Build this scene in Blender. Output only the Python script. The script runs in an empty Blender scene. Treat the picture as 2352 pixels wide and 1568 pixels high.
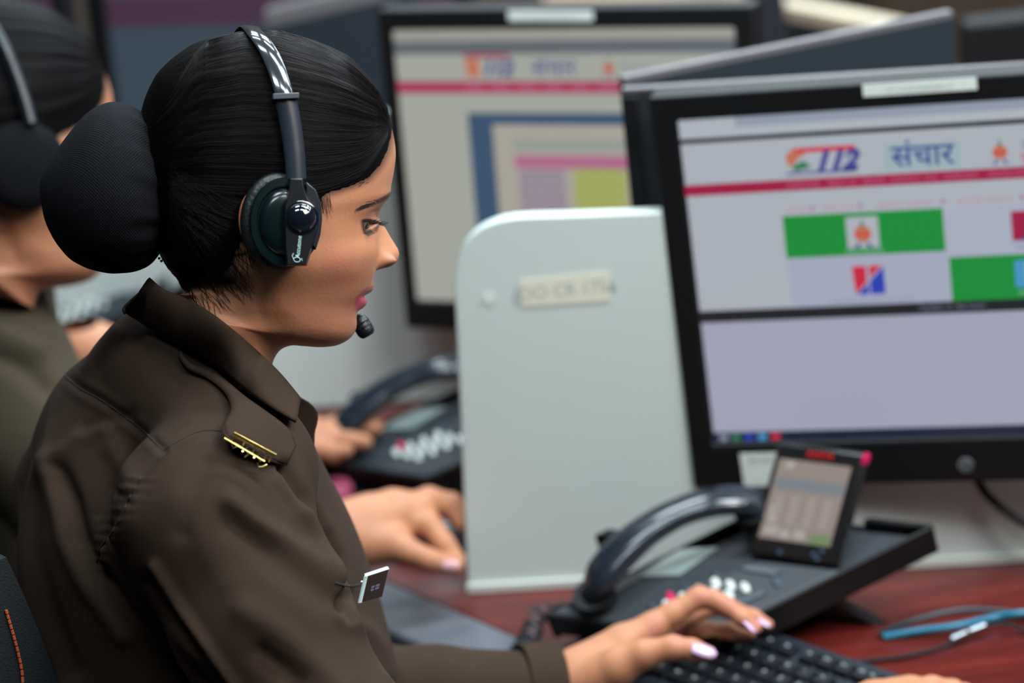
import bpy, math, random
import numpy as np
from mathutils import Vector, Matrix
from mathutils.bvhtree import BVHTree
random.seed(4); RNG = np.random.default_rng(4)
SC = bpy.context.scene; COL = SC.collection
# ------------------------------------------------------------------ camera frame
PITCH = math.radians(20); ROLL = .114; FPX = 5553.0; CAMZ = 1.76; DESK = .735
CP = np.array([0, 0, CAMZ])
_R0 = np.array([1, 0, 0.]); CF = np.array([0, math.cos(PITCH), -math.sin(PITCH)])
_U0 = np.array([0, math.sin(PITCH), math.cos(PITCH)])
CR = _R0 * math.cos(ROLL) - _U0 * math.sin(ROLL); CU = _U0 * math.cos(ROLL) + _R0 * math.sin(ROLL)
def ray(x, y): return CF + CR * (x - 1176) / FPX + CU * (784 - y) / FPX
def P(x, y, d): return CP + ray(x, y) * d
def PZ(x, y, z):
    r = ray(x, y); return CP + r * ((z - CP[2]) / r[2])
def PN(x, y, o, n):                      # ray meets plane
    r = ray(x, y); o = np.asarray(o); n = np.asarray(n); return CP + r * (((o - CP) @ n) / (r @ n))
def proj(w):
    v = np.asarray(w) - CP; d = v @ CF
    return 1176 + FPX * (v @ CR) / d, 784 - FPX * (v @ CU) / d, d
def nrm(v):
    v = np.asarray(v, float); return v / np.linalg.norm(v)
cam = bpy.data.cameras.new('camera'); co = bpy.data.objects.new('camera', cam); COL.objects.link(co)
cam.sensor_width = 36; cam.lens = 36 * FPX / 2352; cam.clip_start = .05
M = Matrix(((CR[0], CU[0], -CF[0], CP[0]), (CR[1], CU[1], -CF[1], CP[1]), (CR[2], CU[2], -CF[2], CP[2]), (0, 0, 0, 1)))
co.matrix_world = M; SC.camera = co
cam.dof.use_dof = True; cam.dof.focus_distance = 1.665; cam.dof.aperture_fstop = 3.6
# ------------------------------------------------------------------ materials
MATS = {}
def srgb(r, g, b): return tuple(((c / 255) / 12.92 if c / 255 <= .04045 else ((c / 255 + .055) / 1.055) ** 2.4) for c in (r, g, b))
def mat(name, col, rough=.5, metal=0, bump=0, bscale=200, var=.08, vscale=8, emit=0, sss=0, spec=.5, coat=0, sheen=0, attr=None):
    if name in MATS: return MATS[name]
    m = bpy.data.materials.new(name); m.use_nodes = True; nt = m.node_tree; N = nt.nodes; L = nt.links
    b = N['Principled BSDF']; MATS[name] = m
    tc = N.new('ShaderNodeTexCoord'); nz = N.new('ShaderNodeTexNoise'); nz.inputs['Scale'].default_value = vscale; nz.inputs['Detail'].default_value = 4
    L.new(tc.outputs['Object'], nz.inputs['Vector'])
    mx = N.new('ShaderNodeMix'); mx.data_type = 'RGBA'
    A, B_ = [s for s in mx.inputs if s.type == 'RGBA'][:2]
    c = np.array(col[:3])
    A.default_value = (*np.clip(c * (1 - var), 0, 1), 1); B_.default_value = (*np.clip(c * (1 + var), 0, 1), 1)
    L.new(nz.outputs['Fac'], mx.inputs['Factor'])
    out = [s for s in mx.outputs if s.type == 'RGBA'][0]
    if attr:
        at = N.new('ShaderNodeAttribute'); at.attribute_name = attr
        m2 = N.new('ShaderNodeMix'); m2.data_type = 'RGBA'
        a2, b2 = [s for s in m2.inputs if s.type == 'RGBA'][:2]
        L.new(at.outputs['Alpha'], m2.inputs['Factor']); L.new(out, a2); L.new(at.outputs['Color'], b2)
        out = [s for s in m2.outputs if s.type == 'RGBA'][0]
    L.new(out, b.inputs['Base Color'])
    b.inputs['Roughness'].default_value = rough; b.inputs['Metallic'].default_value = metal
    b.inputs['Specular IOR Level'].default_value = spec
    if coat: b.inputs['Coat Weight'].default_value = coat; b.inputs['Coat Roughness'].default_value = .1
    if sheen: b.inputs['Sheen Weight'].default_value = sheen; b.inputs['Sheen Roughness'].default_value = .5
    if sss:
        b.inputs['Subsurface Weight'].default_value = sss; b.inputs['Subsurface Radius'].default_value = (.9, .35, .2); b.inputs['Subsurface Scale'].default_value = .006
    if emit:
        L.new(out, b.inputs['Emission Color']); b.inputs['Emission Strength'].default_value = emit
    if bump:
        n2 = N.new('ShaderNodeTexNoise'); n2.inputs['Scale'].default_value = bscale; n2.inputs['Detail'].default_value = 5
        L.new(tc.outputs['Object'], n2.inputs['Vector'])
        bp = N.new('ShaderNodeBump'); bp.inputs['Strength'].default_value = bump; bp.inputs['Distance'].default_value = .002
        L.new(n2.outputs['Fac'], bp.inputs['Height']); L.new(bp.outputs['Normal'], b.inputs['Normal'])
    return m
def glow(name, rgb, k=1.0):              # lit screen colour
    if name in MATS: return MATS[name]
    c = srgb(*rgb); m = mat(name, (.02, .02, .02), .35, var=0); b = m.node_tree.nodes['Principled BSDF']
    b.inputs['Emission Color'].default_value = (*c, 1); b.inputs['Emission Strength'].default_value = k
    return m
# ------------------------------------------------------------------ objects
def meta(o, label=None, cat=None, group=None, kind=None):
    if label: o['label'] = label
    if cat: o['category'] = cat
    if group: o['group'] = group
    if kind: o['kind'] = kind
    return o
def empty(name, loc, label=None, cat=None, group=None):
    o = bpy.data.objects.new(name, None); COL.objects.link(o); o.location = Vector(loc); o.empty_display_size = .02
    meta(o, label, cat, group); return o
def link(name, me, mats, parent=None, smooth=False):
    o = bpy.data.objects.new(name, me); COL.objects.link(o)
    for m in (mats if isinstance(mats, (list, tuple)) else [mats]): me.materials.append(m)
    if parent is not None:
        o.parent = parent
        q = parent; loc = Vector((0, 0, 0))
        while q is not None: loc += q.location; q = q.parent
        if o.data is not None: me.transform(Matrix.Translation(-loc))
    if smooth: me.polygons.foreach_set('use_smooth', [True] * len(me.polygons))
    return o
def raw(V, Fc, mi=None):
    me = bpy.data.meshes.new('mesh'); V = np.asarray(V, np.float32)
    if isinstance(Fc, np.ndarray):
        n, k = Fc.shape; me.vertices.add(len(V)); me.vertices.foreach_set('co', V.ravel())
        me.loops.add(n * k); me.loops.foreach_set('vertex_index', Fc.astype(np.int32).ravel())
        me.polygons.add(n); me.polygons.foreach_set('loop_start', np.arange(0, n * k, k, dtype=np.int32))
        me.update(calc_edges=True)
    else:
        me.from_pydata([tuple(map(float, v)) for v in V], [], [tuple(int(i) for i in f) for f in Fc]); me.update()
    if mi is not None: me.polygons.foreach_set('material_index', np.asarray(mi, np.int32))
    return me
class G:                                   # geometry collector
    def __init__(s): s.V = []; s.F = []; s.mi = []; s.m = 0
    def add(s, V, Fc):
        n = len(s.V); s.V += [np.asarray(v, float) for v in V]; s.F += [tuple(i + n for i in f) for f in Fc]; s.mi += [s.m] * len(Fc); return s
    def box(s, c, ax, ay, az):             # centre and half-axis vectors
        c, ax, ay, az = map(np.asarray, (c, ax, ay, az))
        V = [c + i * ax + j * ay + k * az for i in (-1, 1) for j in (-1, 1) for k in (-1, 1)]
        return s.add(V, [(0, 1, 3, 2), (4, 6, 7, 5), (0, 4, 5, 1), (2, 3, 7, 6), (0, 2, 6, 4), (1, 5, 7, 3)])
    def prism(s, pts, vec, pts2=None):
        n = len(pts); pts = [np.asarray(p, float) for p in pts]; q = [p + np.asarray(vec) for p in (pts2 or pts)]
        return s.add(pts + q, [tuple(range(n)), tuple(range(2 * n - 1, n - 1, -1))] + [(i, i + n, (i + 1) % n + n, (i + 1) % n) for i in range(n)])
    def face(s, pts): return s.add(pts, [tuple(range(len(pts)))])
    def tube(s, pts, r, n=8, up=None, asp=1.0):
        pts = [np.asarray(p, float) for p in pts]; k = len(pts); rr = r if hasattr(r, '__len__') else [r] * k
        t0 = nrm(pts[1] - pts[0]); u = np.array([0, 0, 1.]) if up is None else np.asarray(up, float)
        if abs(t0 @ nrm(u)) > .95: u = np.array([1, 0, 0.]) if up is None else u
        V = []
        for i, p in enumerate(pts):
            t = nrm(pts[min(i + 1, k - 1)] - pts[max(i - 1, 0)]); u2 = nrm(u - t * (u @ t)); w = np.cross(t, u2); u = u2
            for j in range(n):
                a = 2 * math.pi * j / n; V.append(p + (u2 * math.cos(a) * asp + w * math.sin(a)) * rr[i])
        Fc = [(i * n + j, i * n + (j + 1) % n, (i + 1) * n + (j + 1) % n, (i + 1) * n + j) for i in range(k - 1) for j in range(n)]
        Fc += [tuple(range(n - 1, -1, -1)), tuple((k - 1) * n + j for j in range(n))]
        return s.add(V, Fc)
    def lathe(s, c, axis, prof, n=32, u=None, su=1, sv=1):
        axis = nrm(axis); u = nrm(np.cross(axis, [0.1, .3, 1])) if u is None else nrm(u); w = np.cross(axis, u); c = np.asarray(c); V = []
        for (h, r) in prof:
            for j in range(n):
                a = 2 * math.pi * j / n; V.append(c + axis * h + (u * math.cos(a) * su + w * math.sin(a) * sv) * max(r, 1e-5))
        k = len(prof); Fc = [(i * n + j, i * n + (j + 1) % n, (i + 1) * n + (j + 1) % n, (i + 1) * n + j) for i in range(k - 1) for j in range(n)]
        Fc += [tuple(range(n - 1, -1, -1)), tuple((k - 1) * n + j for j in range(n))]
        return s.add(V, Fc)
    def build(s, name, mats, parent=None, smooth=False, bevel=0, seg=3, ang=40):
        me = raw(s.V, s.F, s.mi); o = link(name, me, mats, parent, smooth)
        if bevel:
            b = o.modifiers.new('bevel', 'BEVEL'); b.width = bevel; b.segments = seg; b.limit_method = 'ANGLE'; b.angle_limit = math.radians(30)
        if smooth or bevel:
            me.polygons.foreach_set('use_smooth', [True] * len(me.polygons))
            try: me.set_sharp_from_angle(angle=math.radians(ang))
            except Exception: pass
        return o
def smoothpts(pts, n):                      # Catmull-Rom
    pts = np.asarray(pts, float); k = len(pts)
    d = np.r_[0, np.cumsum(np.maximum(np.linalg.norm(np.diff(pts, axis=0), axis=1), 1e-9) ** .5)]
    return hermite(d, pts, np.linspace(0, d[-1], n))
def hermite(x, y, q):
    x = np.asarray(x, float); y = np.asarray(y, float); q = np.asarray(q, float)
    m = np.gradient(y, x, axis=0); i = np.clip(np.searchsorted(x, q) - 1, 0, len(x) - 2); h = x[i + 1] - x[i]; t = (q - x[i]) / h
    if y.ndim > 1: t = t[:, None]; h = h[:, None]
    return (2 * t**3 - 3 * t**2 + 1) * y[i] + (t**3 - 2 * t**2 + t) * h * m[i] + (-2 * t**3 + 3 * t**2) * y[i + 1] + (t**3 - t**2) * h * m[i + 1]
def text_mesh(body, size, o, ex, ey, mats, name, parent, depth=.0003, align='CENTER', shear=0, bold=0, sx=1.0):
    cu = bpy.data.curves.new('t', 'FONT'); cu.body = body; cu.size = 1; cu.extrude = depth / size; cu.align_x = align; cu.align_y = 'CENTER'; cu.shear = shear; cu.offset = bold / size
    cu.resolution_u = 4
    t = bpy.data.objects.new('t', cu); COL.objects.link(t); bpy.context.view_layer.update()
    dg = bpy.context.evaluated_depsgraph_get(); me = bpy.data.meshes.new_from_object(t.evaluated_get(dg)); me.materials.clear()
    bpy.data.objects.remove(t)
    ex = nrm(ex) * sx; ey = nrm(ey); ez = nrm(np.cross(ex, ey)); o = np.asarray(o)
    me.transform(Matrix.Scale(size, 4)); me.transform(Matrix(((ex[0], ey[0], ez[0], o[0]), (ex[1], ey[1], ez[1], o[1]), (ex[2], ey[2], ez[2], o[2]), (0, 0, 0, 1))))
    if name is None: return me
    return link(name, me, mats, parent)
def mesh_np(me):
    V = np.empty(len(me.vertices) * 3, np.float32); me.vertices.foreach_get('co', V); return V.reshape(-1, 3)
# ------------------------------------------------------------------ distance fields
class SDF:
    def __init__(s, lo, hi, h):
        s.h = h; s.lo = np.asarray(lo, np.float32); s.n = np.ceil((np.asarray(hi) - s.lo) / h).astype(int) + 1
        ax = [s.lo[i] + h * np.arange(s.n[i], dtype=np.float32) for i in range(3)]
        s.X = ax[0][:, None, None]; s.Y = ax[1][None, :, None]; s.Z = ax[2][None, None, :]; s.D = np.full(s.n, 1e3, np.float32)
    def smin(s, d, k):
        if k <= 0: s.D = np.minimum(s.D, d); return
        h = np.clip(.5 + .5 * (d - s.D) / k, 0, 1); s.D = d * (1 - h) + s.D * h - k * h * (1 - h)
    def cone(s, a, b, ra, rb, k=.01, cut=False):
        a = np.asarray(a, np.float32); b = np.asarray(b, np.float32); ab = b - a; L2 = float(ab @ ab)
        px, py, pz = s.X - a[0], s.Y - a[1], s.Z - a[2]
        t = np.clip((px * ab[0] + py * ab[1] + pz * ab[2]) / L2, 0, 1)
        d = np.sqrt((px - ab[0] * t) ** 2 + (py - ab[1] * t) ** 2 + (pz - ab[2] * t) ** 2) - (ra + (rb - ra) * t)
        s.smin(d, k); return s
    def chain(s, pts, rs, k=.004):
        for i in range(len(pts) - 1): s.cone(pts[i], pts[i + 1], rs[i], rs[i + 1], k)
        return s
    def ell(s, c, A, r, k=.02, sub=False):                # A rows: unit axes
        px, py, pz = s.X - c[0], s.Y - c[1], s.Z - c[2]; q = []; q2 = []
        for i in range(3):
            v = (px * A[i][0] + py * A[i][1] + pz * A[i][2]); q.append((v / r[i]) ** 2); q2.append((v / r[i] ** 2) ** 2)
        k0 = np.sqrt(q[0] + q[1] + q[2]); k1 = np.sqrt(q2[0] + q2[1] + q2[2]) + 1e-6
        d = (k0 * (k0 - 1) / k1).astype(np.float32)
        if sub:
            dd = -d; h = np.clip(.5 - .5 * (dd - s.D) / k, 0, 1); s.D = dd * (1 - h) + s.D * h + k * h * (1 - h)
            s.D = s.D.astype(np.float32)
        else: s.smin(d, k)
        return s
    def mesh(s):
        D = s.D; ins = D < 0; nx, ny, nz = D.shape
        c = ins[:-1, :-1, :-1].astype(np.int8)
        tot = sum(ins[i:nx - 1 + i, j:ny - 1 + j, k:nz - 1 + k].astype(np.int8) for i in (0, 1) for j in (0, 1) for k in (0, 1))
        act = (tot > 0) & (tot < 8); idx = -np.ones(act.shape, np.int64); I = np.argwhere(act); idx[act] = np.arange(len(I))
        acc = np.zeros((len(I), 3)); cnt = np.zeros(len(I))
        cs = [(i, j, k) for i in (0, 1) for j in (0, 1) for k in (0, 1)]
        for a in cs:
            for ax in range(3):
                if a[ax] == 1: continue
                b = list(a); b[ax] = 1
                da = D[I[:, 0] + a[0], I[:, 1] + a[1], I[:, 2] + a[2]]; db = D[I[:, 0] + b[0], I[:, 1] + b[1], I[:, 2] + b[2]]
                m = (da < 0) != (db < 0); t = np.where(m, da / np.where(m, da - db, 1), 0)
                p = np.tile(np.array(a, float), (len(I), 1)); p[:, ax] += t; acc += p * m[:, None]; cnt += m
        V = s.lo + (I + acc / cnt[:, None]) * s.h; Fs = []
        for ax in range(3):
            sl0 = [slice(1, n - 1) for n in D.shape]; sl0[ax] = slice(0, D.shape[ax] - 1); sl1 = list(sl0); sl1[ax] = slice(1, D.shape[ax])
            a = ins[tuple(sl0)]; b = ins[tuple(sl1)]; E = np.argwhere(a != b); off = np.ones(3, int); off[ax] = 0; E = E + off
            o1, o2 = [(1, 2), (2, 0), (0, 1)][ax]; e1 = np.zeros(3, int); e1[o1] = 1; e2 = np.zeros(3, int); e2[o2] = 1
            q = [E - e1 - e2, E - e2, E, E - e1]; ids = [idx[p[:, 0], p[:, 1], p[:, 2]] for p in q]
            f = np.stack(ids, 1); flip = ~ins[tuple(E.T)]; f[flip] = f[flip][:, ::-1]; Fs.append(f)
        return V, np.concatenate(Fs)
def joinVF(items):
    V = []; Fc = []; n = 0
    for v, f in items: V.append(np.asarray(v)); Fc.append(np.asarray(f) + n); n += len(v)
    return np.concatenate(V), np.concatenate(Fc)
def vnormals(V, Fc):
    a = V[Fc[:, 2]] - V[Fc[:, 0]]; b = V[Fc[:, 3]] - V[Fc[:, 1]]; fn = np.cross(a, b); N = np.zeros_like(V)
    for i in range(4): np.add.at(N, Fc[:, i], fn)
    return N / np.maximum(np.linalg.norm(N, axis=1, keepdims=True), 1e-12)
def projV(V):
    v = V - CP; d = v @ CF; return 1176 + FPX * (v @ CR) / d, 784 - FPX * (v @ CU) / d
def polydist(x, y, poly, closed=False):
    poly = np.asarray(poly, float); best = np.full(x.shape, 1e9); n = len(poly)
    for i in range(n if closed else n - 1):
        a = poly[i]; b = poly[(i + 1) % n]; ab = b - a; t = np.clip(((x - a[0]) * ab[0] + (y - a[1]) * ab[1]) / (ab @ ab + 1e-9), 0, 1)
        best = np.minimum(best, np.hypot(x - a[0] - ab[0] * t, y - a[1] - ab[1] * t))
    return best
def inpoly(x, y, poly):
    c = np.zeros(x.shape, bool); n = len(poly); j = n - 1
    for i in range(n):
        xi, yi = poly[i]; xj, yj = poly[j]
        c ^= ((yi > y) != (yj > y)) & (x < (xj - xi) * (y - yi) / (yj - yi + 1e-12) + xi); j = i
    return c
def sdist(x, y, poly): return np.where(inpoly(x, y, poly), 1, -1) * polydist(x, y, poly, True)
def sstep(v, a, b):
    t = np.clip((v - a) / (b - a), 0, 1); return t * t * (3 - 2 * t)
def bvh(V, Fc): return BVHTree.FromPolygons([tuple(v) for v in V.tolist()], [tuple(f) for f in Fc.tolist()])
def hit(t, x, y):
    r = nrm(ray(x, y)); h = t.ray_cast(Vector(CP), Vector(r))
    return (None, None) if h[0] is None else (np.array(h[0]), np.array(h[1]))
# ------------------------------------------------------------------ palette
BLACK = mat('black_plastic', (.0045, .005, .006), .5, bump=.05, bscale=900, spec=.3)
CHAR = mat('charcoal_plastic', (.022, .028, .036), .5, bump=.08, bscale=900)
GLOSS = mat('gloss_black', (.006, .008, .011), .16, coat=.4)
GREY = mat('grey_edge', (.13, .14, .17), .6, bump=.1, bscale=500)
LAM = mat('white_laminate', (.60, .68, .66), .42, var=.03, bump=.03, bscale=300)
WHITEP = mat('white_label', (.72, .78, .74), .5, var=.05)
CREAM = mat('cream_label', (.78, .76, .62), .5, var=.04)
TRIM = mat('pale_trim', (.15, .14, .15), .5, metal=.2, bump=.05)
CREAMT = mat('cream_trim', (.62, .52, .38), .5)
FAB = mat('slate_fabric', (.008, .017, .027), .9, bump=.4, bscale=900, var=.25, vscale=300)
DARKF = mat('dark_fabric', (.008, .011, .014), .95, bump=.4, bscale=900)
SILVER = mat('silver', (.5, .52, .55), .3, metal=1)
BROWN = mat('brown_wood', (.05, .028, .016), .5, bump=.1, bscale=60)
def wood_mat():
    m = mat('red_wood', (.2, .03, .022), .28, coat=.25); nt = m.node_tree; N = nt.nodes; L = nt.links; b = N['Principled BSDF']
    tc = N.new('ShaderNodeTexCoord'); mp = N.new('ShaderNodeMapping'); mp.inputs['Scale'].default_value = (3, 40, 3); mp.inputs['Rotation'].default_value = (0, 0, .12)
    w = N.new('ShaderNodeTexNoise'); w.inputs['Scale'].default_value = 2.2; w.inputs['Detail'].default_value = 7; w.inputs['Roughness'].default_value = .65
    r = N.new('ShaderNodeValToRGB'); r.color_ramp.elements[0].color = (.055, .006, .006, 1); r.color_ramp.elements[1].color = (.18, .024, .016, 1)
    r.color_ramp.elements[0].position = .3; r.color_ramp.elements[1].position = .7
    L.new(tc.outputs['Object'], mp.inputs['Vector']); L.new(mp.outputs['Vector'], w.inputs['Vector']); L.new(w.outputs['Fac'], r.inputs['Fac']); L.new(r.outputs['Color'], b.inputs['Base Color'])
    return m
WOOD = wood_mat()
# ------------------------------------------------------------------ room shell
g = G(); g.box((0, 3, -.025), (5, 0, 0), (0, 5, 0), (0, 0, .025)); meta(g.build('floor', mat('floor_carpet', (.03, .035, .045), .95, bump=.5, bscale=400)), kind='structure')
g = G(); g.box((0, 7.05, 1.5), (5, 0, 0), (0, .05, 0), (0, 0, 1.5)); meta(g.build('wall_back', mat('wall_paint', (.10, .075, .055), .8, bump=.1)), kind='structure')
g = G(); g.box((4.05, 2.5, 1.5), (.05, 0, 0), (0, 4.5, 0), (0, 0, 1.5)); meta(g.build('wall_right', MATS['wall_paint']), kind='structure')
g = G(); g.box((-4.05, 2.5, 1.5), (.05, 0, 0), (0, 4.5, 0), (0, 0, 1.5)); meta(g.build('wall_left', MATS['wall_paint']), kind='structure')
# ------------------------------------------------------------------ desks
# the divider stands along the line seen from (1075,1360) to (2352,1288)
DVa = PZ(1075, 1360, DESK); DVb = PZ(2352, 1288, DESK); DVu = nrm(DVb - DVa); DVn = nrm(np.cross(DVu, [0, 0, 1]))  # towards the camera
if DVn[1] > 0: DVn = -DVn
EDa = PZ(880, 1330, DESK); EDb = PZ(1300, 1510, DESK); EDu = nrm(EDb - EDa); EDn = np.array([EDu[1], -EDu[0], 0.])  # user side normal
if EDn[0] > 0: EDn = -EDn
Z = np.array([0, 0, 1.])
dk = empty('desk', EDa * [1, 1, 0], 'red-brown wooden desk with a grey front edge under the black desk phone', 'desk')
e0 = EDa - EDu * 1.5; e1 = EDb + EDu * .75; bk = DVb + DVu * .55
poly = [e0, e1, bk + (e1 - bk) * .0 + DVu * .3, DVa + DVu * 1.0 + np.array([0, .02, 0]), DVa - DVu * .25 + np.array([-.02, .3, 0])]
poly = [e0, e1, np.array([1.2, e1[1], DESK]), np.array([1.3, 3.88, DESK]), np.array([e0[0], 3.88, DESK])]
g = G(); g.prism([p - Z * .028 for p in poly], Z * .028); g.build('desktop', WOOD, dk, bevel=.002)
g = G(); s0 = e0; s1 = e1
g.prism([s0 + Z * .001, s0 + EDn * .052 - Z * .012, s0 + EDn * .052 - Z * .03, s0 - Z * .03], s1 - s0); o = g.build('edge_band', GREY, dk, bevel=.004); o['label'] = 'grey plastic front edge'
for p in (e0 + DVu * .3 + EDu * .1, e1 - EDn * .2, np.array([1.1, 3.6, 0]), np.array([1.1, e1[1] + .1, 0])):
    g = G(); g.box(p * [1, 1, 0] + Z * (DESK - .03) / 2, (.03, 0, 0), (0, .03, 0), (0, 0, (DESK - .03) / 2 - .001)); g.build('leg', BLACK, dk)
# white laminate divider with rounded near corner: outline on its plane
def dv(x, y): return PN(x, y, DVa, DVn)
out = [(1075, 1361), (1068, 1200), (1056, 900), (1047, 720), (1044, 650), (1050, 603), (1068, 562), (1098, 532), (1140, 512), (1190, 503), (1300, 499), (1420, 494), (1530, 490), (1600, 488)]
end = DVa + DVu * 1.05; lo_ = dv(1603, 1106); lz = lo_[2] - DESK
pts = [dv(*p) for p in smoothpts(out[:11], 40)] + [dv(1528, 490), dv(1560, 780), lo_, np.array([end[0], end[1], DESK + lz]), end]
dd = empty('desk_divider', DVa, 'pale laminate desk divider with a rounded corner and a cream sticker', 'divider')
g = G(); g.prism([p + Z * .001 for p in pts], -DVn * .018); g.build('panel', LAM, dd, bevel=.0015)
g = G(); c0 = dv(1073, 1352); g.prism([DVa + DVn * .004 + Z * .001, DVa + DVn * .004 + Z * .009, DVa - DVn * .001 + Z * .009, DVa - DVn * .001 + Z * .001], end - DVa); g.build('base_strip', mat('strip', (.66, .70, .66), .4), dd)
q = [dv(1192, 643), dv(1398, 622), dv(1402, 690), dv(1200, 704)]
g = G(); g.prism([p + DVn * .0002 for p in q], DVn * .0006); stk = g.build('label_sticker', CREAM, dd); stk['label'] = 'cream sticker with faint grey writing'
ex = nrm(q[1] - q[0]); ey = nrm(q[0] - q[3]); cc = sum(q) / 4
text_mesh('(OO CR 1756', .0165, cc + DVn * .0009, ex, ey, mat('faint_ink', (.42, .48, .46), .6), 'writing', stk, .0002)
g = G(); c = dv(1122, 684); g.lathe(c + DVn * .0002, DVn, [(0, .006), (.0006, .006)], 20); g.build('screw_cap', WHITEP, dd, smooth=False)
# dark fabric screen behind the monitor, with a second wing running away
o_ = DVa - DVn * .06
def fv(x, y): return PN(x, y, o_ , DVn)
a = fv(1430, 214); b = fv(2352, 158); b2 = a + (b - a) * 1.5
fs = empty('fabric_screen', np.array([a[0], a[1], DESK]), 'dark fabric office screen with a pale top rail, right behind the nearer monitor', 'screen panel', 'fabric screens')
g = G(); dn = lambda p: np.array([p[0], p[1], DESK + .001]); g.prism([a, b2, dn(b2), dn(a)], -DVn * .02); g.build('panel', DARKF, fs)
g = G(); r_ = nrm(b2 - a); g.prism([a, a + Z * .004, a + Z * .004 - DVn * .010, a - DVn * .010], b2 - a); g.build('top_rail', TRIM, fs, bevel=.001)
g = G(); g.box(np.array([a[0], a[1], (a[2] + DESK) / 2]) + r_ * .006 - DVn * .016, r_ * .008, DVn * .018, Z * ((a[2] - DESK) / 2 - .003)); g.build('end_post', BLACK, fs, bevel=.002)
# wing: top edge climbs to (2190,40); it runs away on the level from the corner
w0 = a - DVn * .034; w1 = PZ(2190, 40, w0[2]); wu = nrm(w1 - w0); wn = nrm(np.cross(Z, wu)); 
if wn[1] > 0: wn = -wn
wg = empty('fabric_screen', np.array([w0[0], w0[1], DESK]), 'slate blue fabric screen running away from the corner behind the nearer monitor', 'screen panel', 'fabric screens')
g = G(); g.prism([w0, w1, dn(w1), dn(w0)], -wn * .012); g.build('panel', FAB, wg)
g = G(); g.prism([w0, w0 + Z * .006, w0 + Z * .006 - wn * .012, w0 - wn * .012], w1 - w0); g.build('top_rail', TRIM, wg)

# farther pieces: second divider, screens at the upper left, upper right
o2 = PZ(700, 940, DESK)
def dv2(x, y): return PN(x, y, o2, DVn)
L0 = dv2(505, 800) - o2; L0 = o2 + DVu * (L0 @ DVu)
p = [L0, L0 + Z * .30, L0 + DVu * .02 + Z * .335, L0 + DVu * .06 + Z * .35, o2 + DVu * .62 + Z * .35, o2 + DVu * .62]
d2 = empty('desk_divider', o2, 'pale laminate desk divider seen blurred between the operator face and the middle monitor', 'divider')
g = G(); g.prism([q + Z * .001 for q in p], -DVn * .018); g.build('panel', LAM, d2, bevel=.002)
o3 = PZ(700, 905, DESK) - DVn * .42
a3 = PN(612, 62, o3, DVn); b3 = PN(905, -6, o3, DVn)
f3 = empty('fabric_screen', np.array([a3[0], a3[1], DESK]), 'slate fabric screen with pale top rail, upper left beside the middle monitor', 'screen panel', 'fabric screens')
b3 = a3 + (b3 - a3) * 1.15
g = G(); g.prism([a3, b3, dn(b3), dn(a3)], -DVn * .03); g.build('panel', FAB, f3)
g = G(); g.prism([a3, a3 + Z * .02, b3 + Z * .02, b3], -DVn * .034); g.build('top_rail', TRIM, f3)
# upper right: cream topped dark screens and a brown cabinet against the wall
o4 = np.array([.5, 3.9, DESK]); n4_ = np.array([0, -1., 0])
a4 = PN(1250, 8, o4, n4_); b4 = PN(1735, 6, o4, n4_)
f4 = empty('fabric_screen', np.array([a4[0], a4[1], 0]), 'dark screen with a cream top rail, seen above the middle monitor', 'screen panel', 'fabric screens')
fl = lambda p: np.array([p[0], p[1], .001])
g = G(); g.prism([a4, b4, fl(b4), fl(a4)], (0, .04, 0)); g.build('panel', DARKF, f4)
g = G(); g.prism([a4 + Z * .001, b4 + Z * .001, b4 + Z * .05, a4 + Z * .05], (0, .04, 0)); g.build('top_rail', CREAMT, f4)
c4 = PN(1800, 22, o4, n4_); e4 = PZ(2085, 78, c4[2]); u4 = nrm(e4 - c4); m4_ = nrm(np.cross(u4, Z))
f5 = empty('fabric_screen', np.array([c4[0], c4[1], DESK]), 'dark screen with a slanting cream top rail at the upper right', 'screen panel', 'fabric screens')
g = G(); g.prism([c4, e4, dn(e4), dn(c4)], m4_ * .04); g.build('panel', DARKF, f5)
g = G(); g.prism([c4 + Z * .001, e4 + Z * .001, e4 + Z * .022, c4 + Z * .022], m4_ * .04); g.build('top_rail', CREAMT, f5)
g = G(); q0 = PN(1730, 40, o4 + [0, -.25, 0], n4_); g.box(np.array([q0[0] + .02, q0[1], (DESK + 1.56) / 2 + .0005]), (.028, 0, 0), (0, .028, 0), (0, 0, (1.56 - DESK) / 2)); meta(g.build('support_post', mat('post_blue', (.008, .014, .02), .5), bevel=.004), 'dark upright post just right of the middle monitor', 'post')
q1 = PN(1990, -30, o4 + [0, .9, 0], n4_)
cb = empty('cabinet', np.array([q1[0] + .6, q1[1], 0]), 'brown wooden cabinet in the dark upper right corner', 'cabinet')
g = G(); g.box((q1[0] + .75, q1[1] + .25, .7), (.75, 0, 0), (0, .22, 0), (0, 0, .699)); g.build('body', BROWN, cb, bevel=.006)
for i in range(3):
    g = G(); g.box((q1[0] + .26 + i * .49, q1[1] + .018, .7), (.235, 0, 0), (0, .011, 0), (0, 0, .67)); d_ = g.build('door', BROWN, cb, bevel=.004)
    g = G(); g.box((q1[0] + .45 + i * .49, q1[1] - .004, .8), (.006, 0, 0), (0, .010, 0), (0, 0, .06)); g.build('handle', SILVER, d_)
q2 = PN(2205, 45, o4 + [0, -.9, 0], n4_); q3 = PN(2340, 50, o4 + [0, -.9, 0], n4_)
bm = empty('monitor', np.array([q2[0] + .2, q2[1] + .04, DESK]), 'back of a black monitor in the dark upper right corner', 'monitor')
g = G(); g.box(np.array([q2[0] + .21, q2[1], q2[2] - .16]), (.21, 0, 0), (0, .02, 0), (0, 0, .16)); g.build('housing', BLACK, bm, bevel=.008)
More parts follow.
